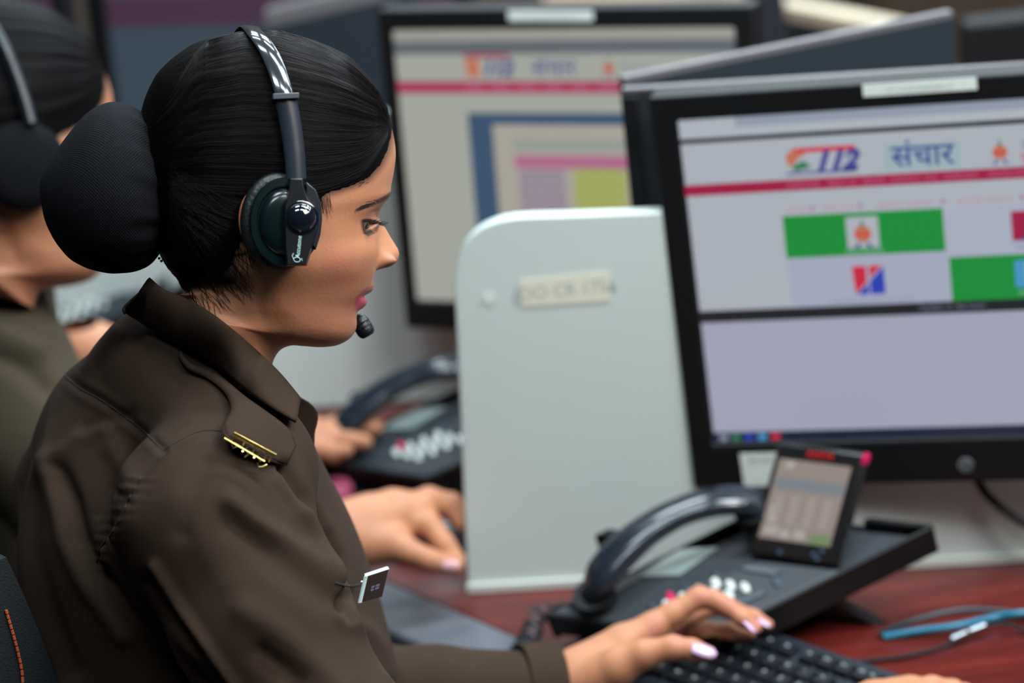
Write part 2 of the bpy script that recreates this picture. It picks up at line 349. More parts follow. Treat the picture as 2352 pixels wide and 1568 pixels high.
g = G(); g.box(np.array([q2[0] + .21, q2[1] - .028, q2[2] - .16]), (.12, 0, 0), (0, .01, 0), (0, 0, .09)); g.build('back_cover', CHAR, bm, bevel=.006)
g = G(); g.tube([np.array([q2[0] + .21, q2[1] + .02, DESK + .012]), np.array([q2[0] + .21, q2[1] + .02, q2[2] - .3])], .022, 12); g.build('neck', BLACK, bm, smooth=True)
g = G(); g.lathe(np.array([q2[0] + .21, q2[1] + .02, DESK + .0005]), Z, [(0, .1), (.01, .1), (.016, .03)], 32); g.build('base', BLACK, bm, smooth=True)

o6 = PZ(200, 800, DESK); q0 = PN(-300, 560, o6, DVn); q1 = PN(480, 560, o6, DVn); zt6 = q1[2]
d6 = empty('desk_divider', o6, 'pale far desk divider glimpsed under the netted hair bun', 'divider')
g = G(); g.prism([np.array([q0[0], q0[1], DESK + .001]), np.array([q0[0], q0[1], zt6]), np.array([q1[0], q1[1], zt6]), np.array([q1[0], q1[1], DESK + .001])], -DVn * .018); g.build('panel', LAM, d6, bevel=.002)
# ------------------------------------------------------------------ monitors
def mon_axes(yaw, tilt, roll):
    n = np.array([-math.sin(yaw) * math.cos(tilt), -math.cos(yaw) * math.cos(tilt), math.sin(tilt)])
    rt = np.array([math.cos(yaw), -math.sin(yaw), 0]); up = np.cross(rt, -n)
    return rt * math.cos(roll) + up * math.sin(roll), up * math.cos(roll) - rt * math.sin(roll), n
def monitor(tl, yaw, tilt, roll, label, draw, w=.474, h=.296, bez=(.021, .021, .020, .034), sticker=None, badge=False, group='office monitors', note=False, foot=.5, arm=None, f=1.0):
    a, b, n = mon_axes(yaw, tilt, roll); tl = CP + (np.asarray(tl) - CP) * f; l, r, t, bt = bez
    S = lambda u, v, k=0.: tl + (a * u - b * v + n * k) * f           # metres from the screen's top left
    c = S(w / 2, h / 2); root = empty('monitor', np.array([c[0], c[1], DESK]) - n * [.10, .10, 0], label, 'monitor', group)
    g = G(); o4 = [S(-l, -t), S(w + r, -t), S(w + r, h + bt), S(-l, h + bt)]; i4 = [S(0, 0), S(w, 0), S(w, h), S(0, h)]
    V = [p + n * .006 for p in o4] + [p + n * .006 for p in i4] + [p + n * .0 for p in i4] + [p - n * .028 for p in o4]
    Fc = [(i, (i + 1) % 4, 4 + (i + 1) % 4, 4 + i) for i in range(4)] + [(4 + i, 4 + (i + 1) % 4, 8 + (i + 1) % 4, 8 + i) for i in range(4)]
    Fc += [((i + 1) % 4, i, 12 + i, 12 + (i + 1) % 4) for i in range(4)] + [(15, 14, 13, 12)]
    g.add(V, Fc); g.build('housing', BLACK, root, bevel=.003)
    g = G(); g.prism([S(w * .2, h * .15, -.028), S(w * .8, h * .15, -.028), S(w * .8, h * .9, -.028), S(w * .2, h * .9, -.028)], -n * .025); g.build('back_cover', CHAR, root, bevel=.006)
    g = G(); mats = [BLACK]
    def rect(u0, v0, u1, v1, m, k=1):
        if m not in mats: mats.append(m)
        g.m = mats.index(m); g.face([S(u0, v1, .0004 * k + .001), S(u1, v1, .0004 * k + .001), S(u1, v0, .0004 * k + .001), S(u0, v0, .0004 * k + .001)])
    def shape(pts, m, k=2):
        if m not in mats: mats.append(m)
        g.m = mats.index(m); g.face([S(u, v, .0004 * k + .001) for u, v in pts][::-1])
    def txt(s, size, u, v, m, k=3, **kw):
        me = text_mesh(s, size * f, S(u, v, .0004 * k + .001), a, b, None, None, None, .0001, **kw); Vv = mesh_np(me)
        if m not in mats: mats.append(m)
        g.m = mats.index(m); g.add(list(Vv), [tuple(p.vertices) for p in me.polygons])
    draw(rect, shape, txt, w, h); g.build('screen', mats, root)
    if sticker:
        u0, v0, u1, v1, rot = sticker
        g = G(); g.prism([S(u0, v0, .0062), S(u1, v0 - rot, .0062), S(u1, v1 - rot, .0062), S(u0, v1, .0062)], n * .0005); st = g.build('sticker', WHITEP, root); st['label'] = 'white paper strip stuck on the top bezel'
        ang = nrm(a * (u1 - u0) + b * rot)
        text_mesh('UP 112 CO POSITION 12', (v1 - v0) * .5, S((u0 + u1) / 2, (v0 + v1) / 2 - rot / 2, .007), ang, np.cross(n, ang), mat('pale_ink', (.5, .6, .6), .6), 'writing', st, .0001)
    if badge:
        g = G(); g.lathe(S(.222, h + bt * .6, .0062), n, [(0, .0072), (.0008, .0072), (.001, .0066)], 28); bd = g.build('maker_badge', mat('badge', (.16, .18, .20), .4, metal=.2), root); bd['label'] = 'round grey maker badge'
        text_mesh('hp', .0125, S(.222, h + bt * .6, .0073), a, b, mat('badge_ink', (.02, .025, .03), .5), 'writing', bd, .0002, shear=.3)
    if note:
        g = G(); g.prism([S(.0235, h + .009, .0066), S(.057, h + .009, .0066), S(.057, h + bt - .001, .0066), S(.0245, h + bt - .001, .0066)], n * .0004); st = g.build('paper_note', WHITEP, root); st['label'] = 'white label on the lower bezel'
        text_mesh('S/N 4127', .006, S(.042, h + .016, .0072), a, b, mat('grey_ink', (.25, .27, .3), .6), 'writing', st, .0001)
    if foot:
        cb = S(w * foot, h * .6, -.05); base = np.array([cb[0], cb[1], DESK]) - n * [.05, .05, 0]
        g = G(); g.tube([base + Z * .012, np.array([base[0], base[1], cb[2]]), cb], .018, 12); g.build('neck', BLACK, root, smooth=True)
        g = G(); g.lathe(base + Z * .0005, Z, [(0, .09), (.008, .09), (.014, .08), (.016, .02)], 36); g.build('base', BLACK, root, smooth=True)
    if arm is not None:
        g = G(); g.lathe(S(w / 2, h / 2, -.053), -n, [(0, .05), (.01, .05), (.012, .02), (.02, .02)], 24); pl = g.build('mount_plate', CHAR, root, smooth=True)
        g = G(); s_ = S(w / 2, h / 2, -.065); t_ = s_ + arm; g.tube([s_, t_], .014, 12); g.build('arm', CHAR, root, smooth=True)
    return root, S, n
# colours shown on the screens
K = .88
S_W = glow('screen_white', (176, 182, 192), K); S_TOOL = glow('screen_tool', (150, 160, 178), K); S_TAB = glow('screen_tab', (178, 186, 196), K)
S_RED = glow('screen_crimson', (160, 0, 62), K); S_GRN = glow('screen_green', (0, 142, 50), K); S_BLU = glow('screen_blue', (35, 60, 180), K)
S_HOT = glow('screen_red', (205, 25, 60), K); S_TXT = glow('screen_text', (55, 60, 140), K); S_MAG = glow('screen_magenta', (170, 90, 150), K)
S_BAR = glow('screen_bar', (12, 13, 22), K); S_TASK = glow('screen_task', (4, 22, 52), K); S_CYN = glow('screen_cyan', (70, 150, 200), K)
S_ORG = glow('screen_orange', (196, 112, 80), K); S_GRN2 = glow('screen_deepgreen', (40, 120, 80), K); S_PALE = glow('screen_palebox', (158, 182, 190), K)
S_LIN = glow('screen_line', (130, 135, 160), K); S_PNK = glow('screen_pinktext', (205, 110, 150), K); S_LAV = glow('screen_lower', (165, 168, 190), K)
def emblem(rect, shape, u, v, s, k=4):          # small heraldic badge: round body, spire and two fish-like feet
    c = [(u + s * .5 * math.cos(t), v + s * .5 * math.sin(t)) for t in np.linspace(0, 2 * math.pi, 16)[:-1]]
    shape(c, S_ORG, k); shape([(u - s * .12, v - s * .45), (u, v - s * .95), (u + s * .12, v - s * .45)], S_GRN2, k + 1)
    shape([(u - s * .55, v + s * .75), (u - s * .1, v + s * .42), (u - s * .3, v + s * .85)], S_TXT, k + 1); shape([(u + s * .55, v + s * .75), (u + s * .1, v + s * .42), (u + s * .3, v + s * .85)], S_TXT, k + 1)
    for q in (-.22, .22): shape([(u + s * q + s * .14 * math.cos(t), v + s * .14 * math.sin(t)) for t in np.linspace(0, 2 * math.pi, 10)[:-1]], S_HOT, k + 2)
def site(rect, shape, txt, w, h):
    rect(0, 0, w, h, S_BAR, 0)
    rect(.001, .0, w, .0172, S_TOOL, 1); rect(.001, .0, .050, .009, S_TAB, 2); rect(.001, .009, w, .0172, S_TAB, 2)
    rect(.001, .0215, w, .174, S_W, 1)
    rect(.096, .0310, .150, .0350, S_HOT, 2)
    shape([(.0905, .0355), (.099, .0325), (.108, .036), (.101, .040), (.096, .046), (.0915, .046)], S_ORG, 3)
    shape([(.094, .0475), (.105, .0420), (.112, .048), (.098, .051)], S_GRN2, 3)
    txt('112', .0230, .1320, .0440, S_TXT, 4, shear=.35, bold=.0013, sx=1.05)
    rect(.090, .0520, .150, .0540, S_TXT, 2)
    rect(.1735, .0320, .237, .0555, S_PALE, 2)
    txt('\u0938\u0902\u091a\u093e\u0930', .0265, .2055, .0440, S_TXT, 3, bold=.0003)
    emblem(rect, shape, .2695, .0445, .0125)
    txt('\u0909\u0924\u0930', .0100, .2950, .0395, S_TXT, 3); txt('\u092a\u0941\u0932', .0100, .2920, .0500, S_HOT, 3)
    rect(0, .0583, w, .0682, S_RED, 2)
    for u, t_ in [(.103, 'HOME PAGE'), (.136, 'ABOUT US'), (.163, 'SERVICE'), (.190, 'CONTACT'), (.211, 'FAQ'), (.236, 'COMPLAINT'), (.268, 'NOTICE'), (.295, 'DOWNLOAD'), (.335, 'GALLERY')]: txt(t_, .0052, u, .0634, S_PNK, 3)
    for u0, u1 in ((.084, .109), (.113, .150), (.156, .2195), (.224, .285), (.290, .36)):
        txt('latest notice', .0048, (u0 + u1) / 2, .0850, S_PNK, 2, sx=(u1 - u0) / .028 * .85)
        shape([(u1 + .0018 * math.cos(t), .0846 + .0018 * math.sin(t)) for t in np.linspace(0, 6.283, 10)[:-1]], S_MAG, 3)
    rect(.0825, .0905, .2187, .1288, S_GRN, 2); rect(.1362, .0945, .1636, .1222, S_W, 3); emblem(rect, shape, .1500, .1095, .0150, 5)
    txt('CIVIL POLICE', .0055, .150, .1255, S_PALE, 3)
    rect(.0835, .1288, .2205, .174, glow('screen_tile', (168, 174, 196), K), 2)
    for (p, m) in (([(.1380, .1386), (.1500, .1386), (.1500, .1530), (.1395, .1640)], S_HOT), ([(.1525, .1386), (.1640, .1386), (.1525, .1500)], S_HOT), ([(.1405, .1645), (.1510, .1540), (.1510, .1645)], S_BLU), ([(.1525, .1525), (.1650, .1395), (.1650, .1645), (.1525, .1645)], S_BLU)): shape(p, m, 3)
    txt('NATIONAL INFORMATICS CENTRE', .0046, .153, .1700, S_LIN, 3)
    rect(.2205, .0905, .36, .1345, glow('screen_tile2', (172, 178, 198), K), 2); rect(.2749, .0965, .303, .1225, S_RED, 3); shape([(.280, .1225), (.303, .1225), (.303, .106)], S_TXT, 4); txt('TRAINING', .0055, .289, .1285, S_LIN, 3)
    rect(.2209, .1345, .355, .1741, S_GRN, 2); rect(.2749, .1400, .304, .1640, S_CYN, 3); txt('b', .026, .289, .152, S_W, 4); txt('WIRELESS', .0052, .288, .1690, S_PALE, 4)
    rect(0, .1742, w, .1848, S_BAR, 2); txt('Copyright 112 - Best viewed', .0048, .220, .1790, S_LIN, 3)
    rect(.001, .1848, w, .2895, S_LAV, 1)
    rect(0, .2895, w, h, S_TASK, 2)
    for u, m in ((.006, S_LIN), (.017, S_GRN2), (.029, S_BLU), (.041, S_CYN), (.053, S_HOT)): rect(u, .2912, u + .0075, .2975, m, 3)
m1, S1m, n1 = monitor((.162, 2.004, 1.214), .296, .007, .029, 'black monitor at the right with two green tiles on its web page', site, w=.444, h=.299, bez=(.022, .022, .0225, .042), sticker=(.1614, -.0216, .2550, -.0112, .0), badge=True, note=True, foot=0, arm=-DVn * .05, f=1.045)
W2 = glow('page_grey', (166, 170, 160), K); T2 = glow('page_band', (95, 102, 110), K); R2 = glow('page_crimson', (170, 50, 85), K); B2 = glow('page_blue', (50, 80, 112), K); Y2 = glow('page_yellow', (164, 172, 96), K); P2 = glow('page_pink', (178, 105, 140), K); C2 = glow('page_cream', (172, 166, 155), K); V2 = glow('page_mauve', (152, 140, 152), K)
def site2(rect, shape, txt, w, h):
    rect(0, 0, w, h, W2, 0); rect(0, 0, w, .0125, glow('page_tool', (160, 160, 152), K), 1); rect(0, .0125, w, .0273, T2, 1)
    rect(.080, .0268, .133, .031, R2, 2); txt('112', .023, .117, .043, S_TXT, 3, shear=.3, bold=.001); shape([(.080, .034), (.096, .032), (.098, .051), (.084, .052)], S_ORG, 3)
    txt('\u0938\u0902\u091a\u093e\u0930', .025, .182, .043, S_TXT, 3); emblem(rect, shape, .243, .043, .012); txt('POLICE', .010, .272, .042, S_LIN, 3)
    rect(0, .0567, w, .0700, R2, 2)
    for i in range(9): rect(.08 + i * .03, .0615, .10 + i * .03, .065, P2, 3)
    rect(.079, .0914, .36, h, B2, 2); rect(.1070, .1043, .36, h, C2, 3)
    rect(.130, .120, .35, .133, glow('page_sage', (150, 158, 150), K), 4); rect(.130, .138, .345, .1525, P2, 4)
    rect(.133, .1545, .186, h, V2, 4); rect(.196, .1525, .255, h, Y2, 4); rect(.262, .1525, .30, h, V2, 4); rect(.305, .1525, .34, h, Y2, 4)
a_, b_, n_ = mon_axes(.379, .049, -.016)
tl2 = P(903, 68, 2.62)
m2, S2m, n2 = monitor(tl2, .379, .049, -.016, 'black monitor in the middle behind the pale divider, white strip on its top bezel', site2, w=.382, h=.306, bez=(.015, .022, .0225, .033), sticker=(.1365, -.0205, .2310, -.0095, -.001))
def site3(rect, shape, txt, w, h):
    D3 = glow('far_page', (50, 68, 82), K); rect(0, 0, w, h, D3, 0); rect(0, .02, w, .062, glow('far_bar', (66, 34, 62), K), 1)
    rect(.11, .105, .20, .165, glow('far_tile', (8, 66, 32), K), 1); rect(.20, .17, .30, .225, MATS['far_tile'], 1); rect(.02, .18, .08, .22, glow('far_tile_b', (40, 60, 110), K), 2)
m3, S3m, n3 = monitor(P(238, -40, 3.3), .30, .03, -.03, 'dim blurred monitor upper left with a maroon band, between the two heads', site3, w=.50, h=.32, bez=(.03, .02, .02, .03))
m4, S4m, n4 = monitor(P(-640, -60, 3.25), .25, .03, -.03, 'dim monitor at the far left edge behind the head of the second operator', site3, w=.47, h=.296, bez=(.02, .02, .02, .03))
# ------------------------------------------------------------------ the operator's head
PSI = math.radians(14); S1 = 1.7 / FPX; HO = P(640, 450, 1.70)
HA = CR * math.cos(PSI) + CF * math.sin(PSI); HB = -CF * math.cos(PSI) + CR * math.sin(PSI); HC = CU.copy()
def HP(x, y, b=0.): return PN(x, y, HO + HB * b, HB)
def HL(w):                                   # local coordinates a,b,c of world points
    v = np.asarray(w) - HO; return np.stack([v @ HA, v @ HB, v @ HC], -1)
def HW(l): l = np.asarray(l); return HO + l[..., 0:1] * HA + l[..., 1:2] * HB + l[..., 2:3] * HC
RINGS = [ # front point, back point, half width, exponent
 ((592, 84), (566, 84), .006, 1), ((640, 88), (520, 92), .026, 1), ((690, 104), (470, 106), .042, 1), ((750, 132), (424, 136), .055, .95), ((806, 172), (382, 184), .064, .9), ((850, 216), (352, 240), .070, .88),
 ((880, 262), (338, 300), .0735, .86), ((896, 310), (334, 360), .0755, .85), ((902, 356), (340, 420), .0765, .84), ((898, 395), (350, 470), .0765, .83), ((892, 425), (362, 510), .076, .83),
 ((886, 450), (374, 545), .075, .83), ((872, 478), (386, 575), .0735, .84), ((865, 500), (396, 595), .0725, .86), ((862, 530), (404, 612), .071, .88), ((860, 565), (412, 628), .069, .9), ((858, 600), (418, 642), .066, .92),
 ((855, 635), (420, 655), .063, .95), ((847, 662), (420, 668), .060, .98), ((838, 685), (418, 680), .0575, 1.0), ((826, 708), (414, 692), .0555, 1.02), ((819, 730), (406, 700), .054, 1.04), ((814, 752), (398, 702), .0525, 1.05),
 ((803, 775), (390, 704), .051, 1.05), ((778, 791), (384, 706), .050, 1.03), ((740, 797), (378, 708), .0495, 1.0), ((700, 795), (372, 709), .0495, .97), ((664, 794), (366, 710), .049, .95), ((642, 804), (362, 711), .048, .93),
 ((630, 820), (358, 712), .046, .92), ((622, 842), (356, 714), .043, .92)]
NT = 330; NP = 150
def head_grid(featured=True, opening=True):
    Fp = np.array([r[0] for r in RINGS], float); Kp = np.array([r[1] for r in RINGS], float)
    B = np.array([r[2] for r in RINGS]); E = np.array([r[3] for r in RINGS], float)
    d = np.r_[0, np.cumsum(np.maximum(np.hypot(*np.diff(Fp, axis=0).T), 14))]; q = np.linspace(0, d[-1], NT)
    F2 = hermite(d, Fp, q); K2 = hermite(d, Kp, q); B2 = hermite(d, B, q); E2 = hermite(d, E, q)
    FL = HL(np.array([HP(*f) for f in F2])); KL = HL(np.array([HP(*k) for k in K2]))
    ph = math.pi * np.linspace(0, 1, NP) ** 1.35
    c = np.cos(ph)[None, :, None]; sn = np.sin(ph)
    A = (FL + KL)[:, None, :] / 2 + (FL - KL)[:, None, :] / 2 * c
    Y = B2[:, None] * np.power(np.clip(sn, 0, 1)[None, :], E2[:, None]); Y[:, 0] = 0; Y[:, -1] = 0
    v = F2[:, 1][:, None] * np.ones((1, NP)); fx = F2[:, 0][:, None]
    front = (c[..., 0] * np.ones((NT, 1)) > -.2)
    D = np.zeros((NT, NP)); Yc = np.abs(Y); Lat = np.zeros((NT, NP))
    if featured:
        gs = lambda a, s: np.exp(-(a / s) ** 2)
        nv = [470, 478, 490, 500, 508, 515, 525, 536, 548, 557, 572, 582, 590, 600, 607, 613, 619, 626]
        nx = [0, 868, 868, 870, 874, 880, 886, 893, 900, 906, 915.5, 918, 917, 913, 906, 894, 868, 0]
        fxi = np.interp(nv, F2[:, 1][:300], F2[:, 0][:300]); N = np.array(nx) - fxi; N[0] = 0; N[-1] = 0; N[1] = max(N[1], 0)
        Nv = np.interp(v, nv, N) * (v > 470) * (v < 626) * (q[:, None] < d[24])
        sg = np.interp(v, [480, 500, 520, 545, 565, 580, 600, 620], [.0065, .0068, .0075, .0085, .0100, .0118, .0125, .011])
        D += Nv * np.exp(-(Yc / sg) ** 2.3)
        D += 27 * gs(Yc - .0128, .0040) * gs(v - 599, 13) - 16 * gs(Yc - .0068, .0028) * gs(v - 613, 4) - 7 * gs(Yc - .0185, .0026) * gs(v - 600, 15)
        D += -11 * gs(Yc - .029, .014) * gs(v - 492, 16) - 6 * gs(Yc - .016, .006) * gs(v - 500, 12)
        D += 9 * gs(Yc - .036, .014) * gs(v - 600, 40) + 5 * gs(Yc - .036, .010) * gs(v - 665, 28)
        D += 5 * gs(Yc - .024, .018) * gs(v - 452, 12)
        D += 7 * gs(Yc - .031, .011) * gs(v - 512, 13)                 # lids over the eyeball
        D += -3.0 * gs(Yc - .031, .013) * gs(v - 487, 3.5)             # lid crease
        D += -3 * gs(Yc - .028, .012) * gs(v - 535, 5)
        D += 5 * gs(Yc - .040, .018) * gs(v - 570, 26)
        lp = np.interp(v, [630, 640, 650, 658, 665, 671, 676, 680, 684, 689, 696, 703, 709, 714, 719, 726, 740], [0, -1, 3, 7, 9, 6, -2, -9, -4, 4, 9, 9, 4, -3, -5, -3, 0]) * (v > 620) * (v < 745) * (q[:, None] < d[24])
        D += lp * np.exp(-(Yc / .019) ** 3)
        D += -3 * gs(Yc - .024, .005) * gs(v - 682, 8) + 4 * gs(Yc, .012) * gs(v - 758, 16) * (q[:, None] < d[24])
        Lat += .0035 * gs(v - 600, 45) * gs(Yc - .055, .015) * (q[:, None] < d[24])
    A = A.copy(); A[..., 0] += D * S1; Y = Y + Lat
    near = A.copy(); near[..., 1] = Y
    # soft jaw: pinch the sides below the jaw line
    X, V_ = projV(HW(near).reshape(-1, 3)); X = X.reshape(NT, NP); V_ = V_.reshape(NT, NP)
    jaw = [(560, 560), (610, 690), (680, 765), (740, 790), (800, 800)]
    side = np.interp(X, [p[0] for p in jaw], [p[1] for p in jaw]); pin = sstep(V_ - side, -40, 70) * sstep(X, 480, 620) * (q[:, None] > d[14])
    near[..., 1] -= .0045 * pin * np.minimum(Y / .04, 1)
    low = V_ - np.interp(X, [343, 372, 440, 500, 560, 622, 700], [640, 664, 694, 732, 782, 838, 900]); near[..., 1] = np.maximum(near[..., 1] - .020 * sstep(low, 5, 42) * (q[:, None] > d[21]) * np.minimum(near[..., 1] / .03, 1), 0)
    if opening:
        op = np.array([(836, 507), (846, 506), (858, 509), (868, 513), (863, 516), (856, 520), (850, 526), (841, 529)], float)
        sd = sdist(X, V_, op); near[..., 0] -= 13 * S1 * sstep(sd, -1.2, 1.6) * (c[..., 0] > .3); near[..., 1] -= .003 * sstep(sd, -1.2, 1.6) * (c[..., 0] > .3)
        rim = np.exp(-((sd + 4) / 2.6) ** 2) * (c[..., 0] > .3); near[..., 0] += 1.6 * S1 * rim
    return near, X, V_, q, d
def grid_mesh(near, close=True):
    far = near[:, 1:-1].copy(); far[..., 1] *= -1
    full = np.concatenate([near, far[:, ::-1]], 1); nt, npp = full.shape[:2]
    V = HW(full.reshape(-1, 3)); i = np.arange(nt - 1)[:, None] * npp; j = np.arange(npp)[None, :]; j2 = (j + 1) % npp
    Fc = np.stack([(i + j), (i + npp + j), (i + npp + j2), (i + j2)], -1).reshape(-1, 4)
    return V, Fc, npp
def mir(npp, arr):                           # expand a per-near-vertex array to the full ring
    return np.concatenate([arr, arr[:, 1:-1][:, ::-1]], 1)
near0, X0, V0, _, _ = head_grid(True, False)
nearH, X1, V1, qH, dH = head_grid(True, True)
SK_V, SK_F, NPP = grid_mesh(nearH)
SK0_V, SK0_F, _ = grid_mesh(near0)
SKT = bvh(SK0_V, SK0_F)
# tint: rgba per vertex (alpha = how far the tint replaces the base skin)
tn = np.zeros((NT, NP, 4)); tn[..., :3] = (.45, .16, .09)
def tint(mask, col, k):
    a = (mask * k)[..., None]; old = tn[..., 3:4]; na = np.clip(old + a * (1 - old), 0, 1)
    tn[..., :3] = np.where(na > 1e-4, (tn[..., :3] * old * (1 - a) + np.array(col) * a) / np.maximum(na, 1e-4), tn[..., :3]); tn[..., 3:4] = na
upl = [(862, 652), (862, 668), (838, 680), (818, 684), (824, 676), (842, 660)]
lol = [(818, 682), (836, 680), (850, 690), (847, 706), (824, 714), (814, 700)]
frontal = (np.cos(math.pi * np.linspace(0, 1, NP) ** 1.35) > .3)[None, :] * (qH[:, None] < dH[24])
tint(sstep(sdist(X1, V1, np.array(upl, float)), -3, 3) * frontal, (.30, .075, .075), .8)
tint(sstep(sdist(X1, V1, np.array(lol, float)), -3, 2) * frontal, (.52, .07, .13), .95)
tint(np.exp(-((X1 - 775) / 45) ** 2 - ((V1 - 595) / 38) ** 2) * frontal, (.52, .13, .10), .35)
tint(np.exp(-((X1 - 848) / 26) ** 2 - ((V1 - 500) / 17) ** 2) * frontal, (.20, .060, .042), .75)
tint(sstep(-np.abs(polydist(X1, V1, [(833, 507), (848, 506), (866, 511), (872, 514)])), -4, -1.2) * frontal, (.008, .005, .005), .95)
tint(sstep(-polydist(X1, V1, [(834, 508), (836, 522), (839, 533), (848, 529)]), -8, -2.5) * frontal, (.012, .006, .005), .9)
brow = [(905, 440), (894, 447), (880, 457), (862, 465), (846, 472), (828, 478)]
tint(sstep(-polydist(X1, V1, brow), -7, -2) * frontal * sstep(X1, 836, 886), (.02, .010, .008), .8)
vr_ = V0[:, 0:1]; tint(np.clip(1.3 * np.exp(-((near0[..., 1] - .0090) / .0034) ** 2 - ((vr_ - 609.5) / 4.2) ** 2), 0, 1) * frontal, (.03, .008, .006), .9)  # nostril: shade of the hollow painted into the skin tint
# hair line: skin under and near the hair is darker with fine roots
HAIR = [(915, 262), (899, 288), (897, 312), (888, 345), (872, 378), (848, 405), (812, 424), (770, 438), (744, 444), (736, 462), (724, 484), (690, 500), (640, 500), (590, 470), (572, 510), (552, 560), (525, 606), (490, 640), (450, 655), (415, 664), (370, 655), (330, 640), (250, 500), (250, 60), (900, 20)]
HAIRP = np.array(HAIR, float)
hd = sdist(X1, V1, HAIRP); noise_h = 0
back = (np.cos(math.pi * np.linspace(0, 1, NP) ** 1.35) < -.55)[None, :] & (V1 < 650)
hd = np.where(back, np.maximum(hd, 20), hd)
tint(sstep(hd, -22, 4), (.030, .016, .013), .92)
tint(np.exp(-((X1 - 560) / 60) ** 2 - ((V1 - 600) / 60) ** 2), (.10, .045, .03), .35)
SK_T = mir(NPP, tn).reshape(-1, 4)
# hair shell over the skull
th = .0038 * sstep(hd, -4, 60) + .0045 * sstep(hd, 30, 160)
nearS, _, _, _, _ = head_grid(False, False)
nv_ = vnormals(*grid_mesh(nearS)[:2]).reshape(NT, NPP, 3)[:, :NP]; cen = HW(np.array([[-.02, 0, -.01]]))[0]
wv = HW(nearS); sg = np.sign(np.sum((wv - cen) * nv_, -1, keepdims=True)); nl = nv_ * sg; nl = np.stack([nl @ HA, nl @ HB, nl @ HC], -1)
nl[:, 0, 1] = 0; nl[:, -1, 1] = 0
keep = qH < dH[24]
hr = nearS + nl * (th - .0022 * (hd < -2))[..., None]
ridge = np.zeros_like(th)
BUNC = np.array([378., 432.])
def BASE(x): return hermite([300, 340, 378, 460, 560, 650, 735, 790, 830, 860, 893, 920], [431, 432, 434, 442, 450, 452, 443, 424, 400, 366, 304, 230], np.clip(x, 301, 919))
def flow(x, y):                              # across-strand coordinate
    top = np.interp(x, [330, 345, 370, 420, 480, 560, 640, 704, 755, 806, 844, 870, 893], [420, 270, 205, 140, 98, 74, 76, 96, 119, 152, 188, 218, 285]); base = BASE(np.ravel(x))
    base = np.asarray(base).reshape(np.shape(x)); up = (base - y) / np.maximum(base - top, 12); lo = np.arctan2(y - BUNC[1], np.maximum(x - BUNC[0], 1)) * -1.3
    return np.where(y < base, up, lo)
lam = flow(X1, V1)
for f, a in ((61, .00022), (143, .00016), (27, .0003)): ridge += a * np.sin(lam * f + 3 * np.sin(lam * 9))
hr = hr + nl * (ridge * sstep(hd, 5, 40) * sstep(X1, 380, 460))[..., None]
hr[..., 1] = np.maximum(hr[..., 1], 0)
HR_V, HR_F, _ = grid_mesh(hr)
rows = np.repeat(np.arange(NT - 1), NPP); HR_F = HR_F[(rows < np.searchsorted(qH, dH[21]))]
hk = mir(NPP, hd).reshape(-1); HR_F = HR_F[(hk[HR_F] > -12).any(1)]; lamF = mir(NPP, lam).reshape(-1); HRT = bvh(HR_V, HR_F)
# ------------------------------------------------------------------ materials
def skin_mat(name, col, rough=.52):
    m = mat(name, col, rough, bump=.12, bscale=420, var=.10, vscale=60, sss=.18, spec=.35, attr='tint'); return m
SKIN = skin_mat('skin', (.46, .20, .105))
HAIRM = mat('hair_shell', (.003, .0026, .003), .5, bump=.25, bscale=600, spec=.05)
def strand_mat():
    m = bpy.data.materials.new('hair_strand'); m.use_nodes = True; N = m.node_tree.nodes; L = m.node_tree.links; N.remove(N['Principled BSDF'])
    h = N.new('ShaderNodeBsdfPrincipled'); h.inputs['Base Color'].default_value = (.016, .013, .014, 1); h.inputs['Roughness'].default_value = .34; h.inputs['Specular IOR Level'].default_value = .09; h.inputs['Anisotropic'].default_value = .3
    gi = N.new('ShaderNodeNewGeometry'); r = N.new('ShaderNodeValToRGB'); r.color_ramp.elements[0].color = (.002, .002, .0028, 1); r.color_ramp.elements[1].color = (.010, .007, .007, 1)
    L.new(gi.outputs['Random Per Island'], r.inputs['Fac']); L.new(r.outputs['Color'], h.inputs['Base Color']); L.new(h.outputs[0], N['Material Output'].inputs['Surface']); return m
STR = strand_mat()
woman = empty('person', np.array([HO[0] - .05, HO[1] + .05, 0]), 'woman in brown uniform shirt with netted hair bun and headset, in profile, typing', 'person', 'call operators')
def set_tint(me, T):
    at = me.attributes.new('tint', 'FLOAT_COLOR', 'POINT'); at.data.foreach_set('color', np.asarray(T, np.float32).ravel())
def ribbon(paths, widths, name, parent, m=None):   # paths: list of (k,3) point arrays -> thin three-sided strands
    V = []; Fc = []; n = 0
    for p, w in zip(paths, widths):
        p = np.asarray(p); k = len(p); t = np.gradient(p, axis=0); t /= np.maximum(np.linalg.norm(t, axis=1, keepdims=True), 1e-9)
        o = CP - p; o /= np.linalg.norm(o, axis=1, keepdims=True); s = np.cross(t, o); s /= np.maximum(np.linalg.norm(s, axis=1, keepdims=True), 1e-9); u = np.cross(s, t)
        ww = (w * np.sin(np.linspace(.25, math.pi - .12, k)) ** .5)[:, None]
        V.append(np.stack([p + s * ww, p + u * ww * .8, p - s * ww, p - u * ww * .5], 1).reshape(-1, 3))
        i = (np.arange(k - 1) * 4)[:, None]; j = np.arange(4)[None, :]
        Fc.append(np.stack([i + j, i + (j + 1) % 4, i + 4 + (j + 1) % 4, i + 4 + j], -1).reshape(-1, 4) + n); n += 4 * k
    if name is None: return np.concatenate(V), np.concatenate(Fc)
    return link(name, raw(np.concatenate(V), np.concatenate(Fc)), m or STR, parent, True)
